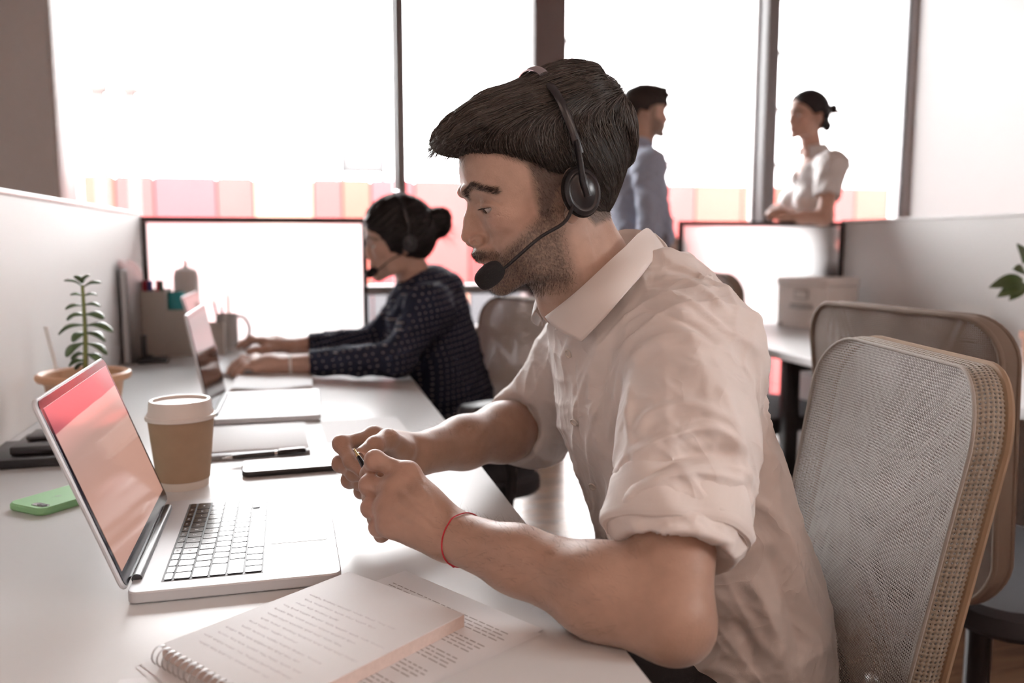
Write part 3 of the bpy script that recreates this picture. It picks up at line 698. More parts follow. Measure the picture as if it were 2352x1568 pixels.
# ================================================================== far end of the desk: organiser and friends
M_BEIGE = mat('organiser_card', (.46, .42, .385), .7, var=.03)
t = thing('desk_organiser', 'stepped beige desk organiser box at the far end of the desk', 'organiser', (-.522, 2.93, DZ))
def open_box(mb, x0, x1, y0, y1, z0, z1, th=.004):
    mb.box((x0, y0, z0), (x1, y1, z0+th)); mb.box((x0, y0, z0+th), (x1, y0+th, z1)); mb.box((x0, y1-th, z0+th), (x1, y1, z1)); mb.box((x0, y0+th, z0+th), (x0+th, y1-th, z1)); mb.box((x1-th, y0+th, z0+th), (x1, y1-th, z1)); return mb
open_box(MB(), 0, .078, 0, .16, 0, .212).build('tall_compartment', M_BEIGE, t)
open_box(MB(), .0785, .156, 0, .16, 0, .150).build('low_compartment', M_BEIGE, t)
for (px, col, lab) in ((331, (.30, .02, .04), 'dark red marker in the tall part of the organiser'), (343, (.05, .07, .25), 'blue marker in the tall part of the organiser'), (355, (.45, .05, .08), 'bright red marker leaning in the organiser'), (368, (.02, .12, .10), 'dark green marker in the tall part of the organiser')):
    p = atY(px, 640, 2.99)
    tt = thing('marker', lab, 'marker', (p[0], 2.985, DZ+.006), 0, 'markers in the organiser'); mk = mat('marker_'+lab.split()[0]+lab.split()[1], col, .35)
    lean = .012 if 'bright' in lab else .002
    MB().tube([(0, 0, 0), (lean*.7, 0, .16)], .0075, 12).build('barrel', mk, tt); MB().tube([(lean*.7, 0, .1605), (lean, 0, .238)], [.0085, .0082], 12).build('cap', mk, tt)
M_TEAL = mat('teal_ceramic', (.03, .25, .28), .3)
p = atY(402, 690, 3.01)
t = thing('teal_cup', 'small teal cup standing in the organiser', 'cup', (p[0]+.0, 3.012, DZ+.0045))
MB().lathe([(0, 0), (.028, 0), (.031, .06), (.031, .20), (.029, .20), (.029, .01), (0, .008)], n=24).build('body', M_TEAL, t)
MB().tube([(.027, 0, .19), (.038, 0, .185), (.04, 0, .165), (.029, 0, .155)], .003, 8).build('handle', M_TEAL, t)
p = atY(420, 665, 3.128)
t = thing('ceramic_bottle', 'pale grey ceramic pear shaped bottle behind the organiser', 'bottle', (p[0]+.012, 3.128, DZ))
MB().lathe([(0, 0), (.038, 0), (.042, .02), (.042, .20), (.041, .25), (.036, .272), (.020, .281), (.009, .283), (.006, .288), (.005, .306), (0, .308)], n=28).build('body', mat('pale_ceramic', (.62, .585, .57), .5), t)
t = thing('document_holder', 'grey metal document holder standing against the left partition', 'document holder', (-.532, 2.75, DZ))
MB().grid(lambda u, v: (.012+.004*math.sin(u*PI), .25*u, (.315-.05*u*u)*v), 8, 6).grid(lambda u, v: (-.012, .25*u, (.315-.05*u*u)*v), 8, 6).build('side_panels', mat('holder_grey', (.34, .325, .32), .35, metal=.4), t)
MB().box((-.012, 0, 0), (.012, .25, .004)).box((-.012, .247, .004), (.012, .25, .262)).build('spine_and_base', MATS['holder_grey'], t)
MB().box((-.009, .01, .005), (.007, .24, .285)).build('papers', M_PAPER, t)
t = thing('phone_stand', 'black phone stand in front of the beige organiser', 'stand', (-.505, 2.76, DZ), .1)
MB().box((0, 0, 0), (.085, .075, .014), .003).build('base', M_DARKP, t)
MB().box((.012, .02, .0145), (.026, .06, .085), .004).build('upright', M_DARKP, t)
MB().box((.026, .02, .0145), (.04, .06, .022), .002).build('lip', M_DARKP, t)
t = thing('pencil_box', 'small beige box between the laptops and the mug', 'box', (-.318, 2.92, DZ))
open_box(MB(), 0, .052, 0, .06, 0, .105).build('box', M_BEIGE, t)
t = thing('mug', 'pale mug with grey handle at the far end of the desk', 'mug', (-.268, 3.06, DZ))
M_MUG = mat('mug_grey', (.50, .49, .48), .35)
MB().lathe([(0, 0), (.034, 0), (.037, .006), (.037, .125), (.034, .125), (.034, .01), (0, .008)], n=28).build('body', M_MUG, t)
MB().tube(spline([(.034, 0, .115), (.055, 0, .112), (.072, 0, .085), (.072, 0, .055), (.055, 0, .022), (.034, 0, .018)], 18), .0055, 10).build('handle', mat('mug_handle', (.25, .27, .28), .35), t)
for (dx, lean, col, lab, h_) in ((-.012, -.03, (.10, .02, .04), 'dark maroon pencil leaning in the mug', .17), (.006, .002, (.40, .33, .20), 'ochre pencil standing in the mug', .19), (-.004, -.012, (.16, .06, .14), 'purple pencil standing in the mug', .15)):
    tt = thing('pencil', lab, 'pencil', (-.268+dx, 3.06, DZ+.009), 0, 'pencils in the mug'); mk = mat('pencil_'+lab.split()[0]+lab.split()[1], col, .4)
    MB().tube([(0, 0, 0), (lean*.9, 0, h_-.015)], .004, 6).build('shaft', mk, tt); MB().tube([(lean*.9, 0, h_-.0148), (lean, 0, h_)], [.004, .0006], 6).build('point', mat('pencil_wood', (.6, .42, .25), .6), tt)
t = thing('keyboard', 'flat white keyboard near the frosted screen at the far end of the desk', 'keyboard', (-.15, 3.07, DZ))
b_ = MB(); slab(b_, rbox(.30, .11, .008), 0, .008, .002); b_.build('body', mat('keyboard_white', (.75, .76, .77), .4), t)
kme = MB().box((-.0075, -.0075, 0), (.0075, .0075, .003), .001).mesh('key', mat('keyboard_key', (.82, .82, .83), .4))
for i in range(16):
    for j in range(5): link('key', kme, t, Matrix.Translation((-.135+i*.018, -.037+j*.0185, .008)))
t = thing('desk_device', 'stepped black plastic device by the left partition behind the green phone', 'device', (-.525, 1.512, DZ), .03)
b_ = MB(); b_.box((0, 0, 0), (.135, .15, .016), .002); b_.build('base', M_DARKP, t)
MB().box((.038, .03, .0165), (.135, .14, .030), .003).build('body', mat('device_grey', (.05, .05, .055), .3), t)
MB().box((.052, .075, .0305), (.13, .138, .038), .004).build('cover', mat('device_lid', (.07, .07, .075), .3), t)

# ================================================================== mesh office chairs
def chair_mesh_mat(name, col, scale, thr, dark=.35):
    m = bpy.data.materials.new(name); m.use_nodes = True; MATS[name] = m; nt = m.node_tree; b = nt.nodes['Principled BSDF']; out = nt.nodes['Material Output']
    uv = nt.nodes.new('ShaderNodeUVMap'); sp = nt.nodes.new('ShaderNodeSeparateXYZ'); nt.links.new(uv.outputs[0], sp.inputs[0])
    def math_(op, a, b_=None):
        n = nt.nodes.new('ShaderNodeMath'); n.operation = op
        for i, v in enumerate((a, b_)):
            if v is None: continue
            if isinstance(v, (int, float)): n.inputs[i].default_value = v
            else: nt.links.new(v, n.inputs[i])
        return n.outputs[0]
    su = math_('SINE', math_('MULTIPLY', math_('ADD', sp.outputs[0], sp.outputs[1]), scale)); sv = math_('SINE', math_('MULTIPLY', math_('SUBTRACT', sp.outputs[0], sp.outputs[1]), scale))
    h = math_('MULTIPLY', su, sv)
    hole = math_('GREATER_THAN', h, thr)
    b.inputs['Base Color'].default_value = tuple(col)+(1,); b.inputs['Roughness'].default_value = .75; b.inputs['Sheen Weight'].default_value = .2
    bp = nt.nodes.new('ShaderNodeBump'); bp.inputs['Strength'].default_value = .5; bp.inputs['Distance'].default_value = .001; bp.invert = True
    nt.links.new(h, bp.inputs['Height']); nt.links.new(bp.outputs[0], b.inputs['Normal'])
    tr = nt.nodes.new('ShaderNodeBsdfTransparent'); mx = nt.nodes.new('ShaderNodeMixShader')
    nt.links.new(hole, mx.inputs[0]); nt.links.new(b.outputs[0], mx.inputs[1]); nt.links.new(tr.outputs[0], mx.inputs[2]); nt.links.new(mx.outputs[0], out.inputs[0])
    return m
M_CMESH = chair_mesh_mat('chair_mesh_grey', (.37, .345, .32), 900, .28)
M_CMESH2 = chair_mesh_mat('chair_mesh_brown', (.21, .155, .125), 900, .36)
M_CMESH3 = chair_mesh_mat('chair_mesh_beige', (.60, .50, .43), 900, .5)
M_CSIDE = chair_mesh_mat('chair_side_mesh', (.27, .225, .175), 620, .40)
M_CPIPE = mat('chair_piping', (.27, .18, .115), .8)
M_CFRM = mat('chair_rim_fabric', (.20, .155, .125), .8, bump=.3, bscale=900)
M_SEAT = mat('chair_seat_fabric', (.035, .035, .04), .85, bump=.3, bscale=800)
M_ARM = mat('chair_armrest', (.05, .055, .065), .35)
def set_uv(me, fn):
    uvl = me.uv_layers.new(name='UVMap'); co = me.vertices
    for lp in me.loops: uvl.data[lp.index].uv = fn(co[lp.vertex_index].co)
def chair(label, loc, rz, front_mat, side_mat, back_w=.44, top=.96, z0=.47, thick=.035, tilt=.10, arms=True, arm_x=0., arm_z=0.):
    """local +x is the way the sitter faces; origin on the floor under the seat"""
    t = thing('office_chair', label, 'chair', loc, rz, 'mesh back office chairs')
    H_ = top-z0; bx = -.21
    def outline(n=10, r=.075):
        pts = []
        for cy, cz, a0, rr in ((back_w/2-r, H_-r, 0, r), (-back_w/2+r, H_-r, PI/2, r), (-back_w/2+.09, .09, PI, .09), (back_w/2-.09, .09, 1.5*PI, .09)):
            for i in range(n+1):
                a_ = a0+PI/2*i/n; wn = 1-.12*(1-(cz+rr*math.sin(a_))/H_)**2
                pts.append(((cy+rr*math.cos(a_))*wn, cz+rr*math.sin(a_)))
        return pts
    O = outline(); n = len(O)
    def surf(y, z, off):     # curved sheet: hollow across the width, tilted back, lumbar bulge
        q = z/H_; return (bx-math.tan(tilt)*z-.055*(1-(2*y/back_w)**2)*.5*(.6+.4*q)+.025*math.sin(PI*min(1, q*1.3))-off, y, z0+z)
    def sheet_(off, m_, nm):
        rings = [1, .96, .85, .7, .5, .28, .1]; c = (0, H_*.5); vs = []; fs = []; uv = []
        for s in rings:
            for (y, z) in O:
                yy, zz = c[0]+(y-c[0])*s, c[1]+(z-c[1])*s; vs.append(surf(yy, zz, off)); uv.append((yy, zz))
        vs.append(surf(*c, off)); uv.append(c)
        for k in range(len(rings)-1):
            for i in range(n): fs.append((k*n+i, k*n+(i+1) % n, (k+1)*n+(i+1) % n, (k+1)*n+i))
        b0 = (len(rings)-1)*n
        for i in range(n): fs.append((b0+i, b0+(i+1) % n, len(vs)-1))
        me = bpy.data.meshes.new(nm); me.from_pydata(vs, [], fs); me.materials.append(m_)
        me.polygons.foreach_set('use_smooth', [True]*len(me.polygons)); ul = me.uv_layers.new(name='UVMap')
        for lp in me.loops: ul.data[lp.index].uv = uv[lp.vertex_index]
        return link(nm, me, t)
    sheet_(0, front_mat, 'backrest_front'); sheet_(thick, front_mat, 'backrest_rear')
    # side band between the two sheets, with rounded rims
    vs = []; fs = []; uv = []; per = 0
    for i in range(n+1):
        y, z = O[i % n]
        if i: per += math.hypot(O[i % n][0]-O[i-1][0], O[i % n][1]-O[i-1][1])
        a_ = np.array(surf(y, z, 0)); b2 = np.array(surf(y, z, thick)); oc = np.array([0, y, z-H_*.5]); oc /= np.linalg.norm(oc)
        for q in np.linspace(0, 1, 5): vs.append(a_*(1-q)+b2*q+oc*.004*math.sin(PI*q)); uv.append((per, q*thick))
    for i in range(n):
        for k in range(4): fs.append((i*5+k, i*5+k+1, (i+1)*5+k+1, (i+1)*5+k))
    me = bpy.data.meshes.new('side_band'); me.from_pydata(vs, [], fs); me.materials.append(side_mat); me.polygons.foreach_set('use_smooth', [True]*len(me.polygons)); ul = me.uv_layers.new(name='UVMap')
    for lp in me.loops: ul.data[lp.index].uv = uv[lp.vertex_index]
    link('side_band', me, t)
    for off, m_, r_ in ((-.0005, M_CFRM if front_mat is not M_CMESH else MATS['chair_seam'], .0045 if front_mat is not M_CMESH else .0022), (thick+.0005, M_CPIPE if front_mat is M_CMESH else M_CFRM, .005)):
        MB().tube([surf(y, z, off) for y, z in O], r_, 8, closed=True).build('rim', m_, t)
    # seat, mechanism, base
    b_ = MB(); slab(b_, [(p[0]+.02, p[1]) for p in rbox(.46, .46, .09)], .415, .47, .012); b_.build('seat', M_SEAT, t)
    MB().box((-.12, -.09, .37), (.1, .09, .414), .01).build('mechanism', M_DARKP, t)
    MB().tube([(-.10, 0, .39), (-.23, 0, .40), (-.275, 0, .45), (-.285-.035, 0, .60)], [.024, .024, .022, .018], 10, flat=.6).build('back_support', M_DARKP, t)
    MB().tube([(-.02, 0, .08), (-.02, 0, .37)], .024, 14).build('gas_column', M_DARKP, t)
    for k in range(5):
        a_ = 2*PI*k/5+.3; d = (math.cos(a_), math.sin(a_)); hub = (-.02, 0)
        lg = MB().tube([(hub[0]+d[0]*.02, d[1]*.02, .11), (hub[0]+d[0]*.16, d[1]*.16, .095), (hub[0]+d[0]*.30, d[1]*.30, .072)], [.024, .02, .015], 10, flat=.7).build('base_leg', mat('chair_base_grey', (.30, .28, .27), .35), t)
        MB().lathe([(0, -.012), (.024, -.012), (.0275, -.006), (.0275, .006), (.024, .012), (0, .012)], n=16, M=Matrix.Translation((hub[0]+d[0]*.30, d[1]*.30, .0275)) @ Matrix.Rotation(a_+.8, 4, 'Z') @ Matrix.Rotation(PI/2, 4, 'X')).build('caster', M_DARKP, lg)
    MB().tube([(-.02, 0, .06), (-.02, 0, .13)], .034, 16).build('hub', M_DARKP, t)
    if arms:
        for s in (-1, 1):
            ar = MB(); ar.tube([(-.03, s*.20, .40), (-.03+arm_x*.5, s*.265, .41), (-.035+arm_x, s*.275, .50), (-.02+arm_x, s*.275, .635+arm_z)], [.016, .016, .015, .014], 10, flat=.7); ar = ar.build('arm_support', M_DARKP, t)
            b_ = MB(); slab(b_, [(p[0]+arm_x, p[1]+s*.275) for p in rbox(.25, .062, .03)], .636+arm_z, .665+arm_z, .008); b_.build('armrest_pad', M_ARM, ar)
    return t
mat('chair_seam', (.36, .33, .30), .8, bump=.3, bscale=900)
chair('grey mesh office chair right behind the man in the white shirt', (.415, .945, 0), PI-.20, M_CMESH, M_CSIDE, back_w=.405, top=.968, tilt=.13, arm_x=-.13, arm_z=.01)
chair('brown mesh office chair at the right desk behind the man\'s chair', (1.315, 1.365, 0), .09, M_CMESH2, M_CFRM, back_w=.46, top=.978, tilt=.06, arms=False)
chair('mesh office chair of the seated woman', (.365, 2.32, 0), PI+.40, M_CMESH3, M_CFRM, back_w=.42, top=.93, tilt=.14, arm_z=.035)
chair('mesh office chair at the far end of the right desk near the frosted screen', (1.70, 2.93, 0), .12, M_CMESH2, M_CFRM, back_w=.42, top=.985, tilt=.08, arms=False)
# ================================================================== implicit-surface modelling kit
def smin(a, b, k):
    if k <= 0: return np.minimum(a, b)
    h = np.maximum(k-np.abs(a-b), 0)/k
    return np.minimum(a, b)-h*h*k*.25
def smax(a, b, k): return -smin(-a, -b, k)
class SDF:
    def __init__(s, lo, hi, h):
        s.lo = np.array(lo, float); s.h = h; s.n = np.ceil((np.array(hi)-s.lo)/h).astype(int)+1
        s.d = np.full(s.n, .2, np.float32)
        s.ax = [(s.lo[i]+h*np.arange(s.n[i])).astype(np.float32) for i in range(3)]
    def _sl(s, lo, hi):
        a = np.clip(np.floor((np.array(lo)-s.lo)/s.h).astype(int), 0, s.n); b = np.clip(np.ceil((np.array(hi)-s.lo)/s.h).astype(int)+1, 0, s.n)
        return tuple(slice(int(a[i]), int(b[i])) for i in range(3))
    def op(s, fn, lo, hi, k=0., mode='u'):
        sl = s._sl(np.array(lo)-k, np.array(hi)+k)
        if any(q.stop <= q.start for q in sl): return s
        X = s.ax[0][sl[0]][:, None, None]; Y = s.ax[1][sl[1]][None, :, None]; Z = s.ax[2][sl[2]][None, None, :]
        v = fn(X, Y, Z)
        if mode == 'u': s.d[sl] = smin(s.d[sl], v, k)
        elif mode == 's': s.d[sl] = smax(s.d[sl], -v, k)
        else: s.d[sl] = smax(s.d[sl], v, k)
        return s
    def cone(s, a, b, ra, rb, k=0., mode='u', flat=None, fk=1.0):
        """tapered capsule a-b; flat = axis squeezed by fk"""
        a = np.array(a, np.float32); b = np.array(b, np.float32); v = b-a; L2 = float(v@v)+1e-12; m = max(ra, rb)*max(1, 1/fk)
        def fn(X, Y, Z):
            x = X-a[0]; y = Y-a[1]; z = Z-a[2]; t = np.clip((x*v[0]+y*v[1]+z*v[2])/L2, 0, 1); x = x-t*v[0]; y = y-t*v[1]; z = z-t*v[2]
            q = x*x+y*y+z*z
            if flat is not None:
                f = np.array(flat, float); f = f/np.linalg.norm(f); p = x*f[0]+y*f[1]+z*f[2]; q = q+p*p*(1/fk**2-1)
            return np.sqrt(q)-(ra+(rb-ra)*t)
        return s.op(fn, np.minimum(a, b)-m-.01, np.maximum(a, b)+m+.01, k, mode)
    def chain(s, pts, rs, k=0., k0=None, **kw):
        for i in range(len(pts)-1): s.cone(pts[i], pts[i+1], rs[i], rs[i+1], k if (i or k0 is None) else k0, **kw)
        return s
    def ell(s, c, r, k=0., mode='u', R=None):
        c = np.array(c, np.float32); r = np.array(r, np.float32); m = float(r.max())
        def fn(X, Y, Z):
            x = X-c[0]; y = Y-c[1]; z = Z-c[2]
            if R is not None:
                x, y, z = (R[0][0]*x+R[0][1]*y+R[0][2]*z, R[1][0]*x+R[1][1]*y+R[1][2]*z, R[2][0]*x+R[2][1]*y+R[2][2]*z)
            k0 = np.sqrt((x/r[0])**2+(y/r[1])**2+(z/r[2])**2); k1 = np.sqrt((x/r[0]**2)**2+(y/r[1]**2)**2+(z/r[2]**2)**2)+1e-9
            return k0*(k0-1)/k1
        return s.op(fn, c-m-.005, c+m+.005, k, mode)
    def mesh(s):
        d = s.d; n = d.shape; neg = d < 0
        e = neg[:-1, :-1, :-1]; anyv = np.zeros_like(e); allv = np.ones_like(e)
        cor = [(i, j, k) for i in (0, 1) for j in (0, 1) for k in (0, 1)]
        for i, j, k in cor:
            q = neg[i:n[0]-1+i, j:n[1]-1+j, k:n[2]-1+k]; anyv |= q; allv &= q
        act = np.argwhere(anyv & ~allv); N = len(act)
        vals = np.stack([d[act[:, 0]+i, act[:, 1]+j, act[:, 2]+k] for i, j, k in cor], 1).astype(np.float64)
        pos = np.zeros((N, 3)); ct = np.zeros(N)
        for a in range(8):
            for b in range(a+1, 8):
                da = np.array(cor[b])-np.array(cor[a])
                if np.abs(da).sum() != 1: continue
                m = (vals[:, a] < 0) != (vals[:, b] < 0)
                t = vals[m, a]/(vals[m, a]-vals[m, b]); pos[m] += np.array(cor[a])+t[:, None]*da; ct[m] += 1
        V = s.lo+s.h*(act+pos/ct[:, None])
        idx = np.full(np.array(n)-1, -1, np.int64); idx[act[:, 0], act[:, 1], act[:, 2]] = np.arange(N)
        F = []
        for axn in range(3):
            o1, o2 = [(1, 2), (2, 0), (0, 1)][axn]
            sl0 = [slice(0, n[i]) for i in range(3)]; sl1 = [slice(0, n[i]) for i in range(3)]; sl0[axn] = slice(0, n[axn]-1); sl1[axn] = slice(1, n[axn])
            cr = neg[tuple(sl0)] != neg[tuple(sl1)]; p = np.argwhere(cr)
            p = p[(p[:, o1] > 0) & (p[:, o2] > 0) & (p[:, o1] < n[o1]-1) & (p[:, o2] < n[o2]-1)]
            sg = neg[tuple(sl0)][p[:, 0], p[:, 1], p[:, 2]]
            def g(a, b):
                q = p.copy(); q[:, o1] -= a; q[:, o2] -= b; return idx[q[:, 0], q[:, 1], q[:, 2]]
            quad = np.stack([g(0, 0), g(1, 0), g(1, 1), g(0, 1)], 1); quad[~sg] = quad[~sg][:, ::-1]; F.append(quad)
        return V, np.concatenate(F)
def mesh_normals(V, F):
    n = np.cross(V[F[:, 2]]-V[F[:, 0]], V[F[:, 3]]-V[F[:, 1]]); N = np.zeros_like(V)
    for j in range(4): np.add.at(N, F[:, j], n)
    return N/(np.linalg.norm(N, axis=1, keepdims=True)+1e-12)
def relax(V, F, it=2, lam=.5):
    e = np.concatenate([F[:, [0, 1]], F[:, [1, 2]], F[:, [2, 3]], F[:, [3, 0]]])
    for _ in range(it):
        A = np.zeros_like(V); c = np.zeros(len(V)); np.add.at(A, e[:, 0], V[e[:, 1]]); np.add.at(c, e[:, 0], 1)
        V = V+lam*(A/np.maximum(c, 1)[:, None]-V)
    return V
def np_mesh(name, V, F, m, col=None, smooth=True):
    me = bpy.data.meshes.new(name); me.vertices.add(len(V)); me.vertices.foreach_set('co', np.asarray(V, np.float32).ravel())
    F = np.asarray(F); k = F.shape[1]
    me.loops.add(len(F)*k); me.loops.foreach_set('vertex_index', F.astype(np.int32).ravel()); me.polygons.add(len(F))
    me.polygons.foreach_set('loop_start', np.arange(0, len(F)*k, k, dtype=np.int32)); me.polygons.foreach_set('loop_total', np.full(len(F), k, np.int32))
    me.update(calc_edges=True)
    if smooth: me.polygons.foreach_set('use_smooth', np.ones(len(F), bool))
    for mm in (m if isinstance(m, (list, tuple)) else [m]): me.materials.append(mm)
    if col is not None:
        at = me.color_attributes.new('tint', 'FLOAT_COLOR', 'POINT'); c4 = np.ones((len(V), 4), np.float32); c4[:, :3] = col; at.data.foreach_set('color', c4.ravel())
    return me
def project(V):
    q = (V-np.array([0, 0, CAM_H])) @ CR; return np.stack([IMG_W/2+FPX*q[:, 0]/q[:, 2], IMG_H/2-FPX*q[:, 1]/q[:, 2]], 1)
def seg_dist(P, poly):
    """distance from 2-D/3-D points to a polyline, and the parameter along it"""
    poly = np.array(poly, float); best = np.full(len(P), 1e9); par = np.zeros(len(P)); K = len(poly)-1
    for i in range(K):
        a = poly[i]; v = poly[i+1]-a; t = np.clip(((P-a) @ v)/(v @ v+1e-12), 0, 1); d = np.linalg.norm(P-a-t[:, None]*v, axis=1); m = d < best; best[m] = d[m]; par[m] = (i+t[m])/K
    return best, par
def strokes(V, F, items, facing=.15):
    """raise (+) or press (-) the side of a surface that is turned to the photographer along traced lines: (polyline, height, width)"""
    N = mesh_normals(V, F); px = project(V); vd = V-np.array([0, 0, CAM_H]); vd /= np.linalg.norm(vd, axis=1, keepdims=True)
    w = np.clip((-(N*vd).sum(1)-facing)/.35, 0, 1); D = np.zeros(len(V))
    for poly, amp, wid in items:
        pl_ = spline(poly, max(8, len(poly)*4)); lo = pl_.min(0)-3*wid; hi = pl_.max(0)+3*wid
        m = np.where((px[:, 0] > lo[0]) & (px[:, 0] < hi[0]) & (px[:, 1] > lo[1]) & (px[:, 1] < hi[1]))[0]
        if not len(m): continue
        d, t = seg_dist(px[m], pl_); D[m] += amp*np.exp(-(d/wid)**2)*np.clip(np.minimum(t, 1-t)*5, 0.05, 1)
    return V+N*(D*w)[:, None]
def folds(V, F, seed, amp, scale, n=5, aniso=(1, 1, 1)):
    """cloth creases: warped waves with narrow crests, fading in and out over the surface"""
    r = np.random.default_rng(seed); N = mesh_normals(V, F); D = np.zeros(len(V)); P = V*np.array(aniso)
    for i in range(n):
        k = r.normal(size=3); k *= scale*(.6+.8*r.random())/np.linalg.norm(k); k2 = r.normal(size=3)*scale*.35; ph = r.random()*6
        wv = np.abs(np.sin(P @ k+1.5*np.sin(P @ k2+ph)+ph)); msk = np.clip(.4+.9*np.sin(P @ (r.normal(size=3)*scale*.22)+ph*2), 0, 1); D += msk*((1-wv)**1.6-.28)
    return V+N*(amp/math.sqrt(n)*D)[:, None]
def attr_mat(name, rough=.5, sss=0., bump=.0, bscale=400, sheen=0., spec=.4, var=.06, vscale=90):
    m = bpy.data.materials.new(name); m.use_nodes = True; MATS[name] = m; nt = m.node_tree; b = nt.nodes['Principled BSDF']
    at = nt.nodes.new('ShaderNodeVertexColor'); at.layer_name = 'tint'
    tc = nt.nodes.new('ShaderNodeTexCoord'); nz = nt.nodes.new('ShaderNodeTexNoise'); nz.inputs['Scale'].default_value = vscale; nz.inputs['Detail'].default_value = 4; nt.links.new(tc.outputs['Object'], nz.inputs['Vector'])
    mr = nt.nodes.new('ShaderNodeMapRange'); mr.inputs[3].default_value = 1-var*2; mr.inputs[4].default_value = 1+var*2; nt.links.new(nz.outputs['Fac'], mr.inputs[0])
    mx = nt.nodes.new('ShaderNodeVectorMath'); mx.operation = 'SCALE'; nt.links.new(at.outputs[0], mx.inputs[0]); nt.links.new(mr.outputs[0], mx.inputs[3]); nt.links.new(mx.outputs[0], b.inputs['Base Color'])
    b.inputs['Roughness'].default_value = rough; b.inputs['Specular IOR Level'].default_value = spec; b.inputs['Sheen Weight'].default_value = sheen
    if sss: b.inputs['Subsurface Weight'].default_value = sss; b.inputs['Subsurface Radius'].default_value = (.009, .0035, .002); b.inputs['Subsurface Scale'].default_value = 1.0
    if bump:
        n2 = nt.nodes.new('ShaderNodeTexNoise'); n2.inputs['Scale'].default_value = bscale; n2.inputs['Detail'].default_value = 5; nt.links.new(tc.outputs['Object'], n2.inputs['Vector'])
        bp = nt.nodes.new('ShaderNodeBump'); bp.inputs['Strength'].default_value = bump; bp.inputs['Distance'].default_value = .0015; nt.links.new(n2.outputs['Fac'], bp.inputs['Height']); nt.links.new(bp.outputs[0], b.inputs['Normal'])
    return m
M_SKIN = attr_mat('skin', .46, sss=.0, bump=.25, bscale=500, sheen=.30)
def hair_mat(name, col, rough=.5, spec=.22):
    return mat(name, col, rough, var=.45, vscale=160, spec=spec)

class Frame:
    """local head/hand frame: u forward, s to the left, v up"""
    def __init__(s, O, face_deg, pitch_deg, roll_deg=0, scale=1.0):
        f = math.radians(face_deg); p = math.radians(pitch_deg)
        fw = np.array([math.cos(f), math.sin(f), 0]); up = np.array([0, 0, 1.]); lf = np.cross(up, fw)
        U = fw*math.cos(p)-up*math.sin(p); V_ = fw*math.sin(p)+up*math.cos(p); r = math.radians(roll_deg)
        S = lf*math.cos(r)+V_*math.sin(r); V_ = V_*math.cos(r)-lf*math.sin(r)
        s.O = np.array(O, float); s.R = np.stack([U, S, V_]); s.k = scale
    def w(s, p): return s.O+s.k*(np.array(p, float) @ s.R)
    def l(s, P): return ((np.asarray(P)-s.O) @ s.R.T)/s.k

def poly_sdf2(u, v, poly):
    """signed distance to a closed 2-D polygon, negative inside (arrays u, v)"""
    poly = np.array(poly, np.float32); d = np.full(np.broadcast(u, v).shape, 1e9, np.float32); sgn = np.ones_like(d); n = len(poly)
    for i in range(n):
        a = poly[i]; b = poly[i-1]; e = b-a; wx = u-a[0]; wy = v-a[1]; t = np.clip((wx*e[0]+wy*e[1])/(e@e+1e-12), 0, 1)
        d = np.minimum(d, (wx-t*e[0])**2+(wy-t*e[1])**2)
        c1 = v >= a[1]; c2 = v < b[1]; c3 = e[0]*wy > e[1]*wx
        fl_ = (c1 & c2 & c3) | (~c1 & ~c2 & ~c3); sgn = np.where(fl_, -sgn, sgn)
    return sgn*np.sqrt(d)

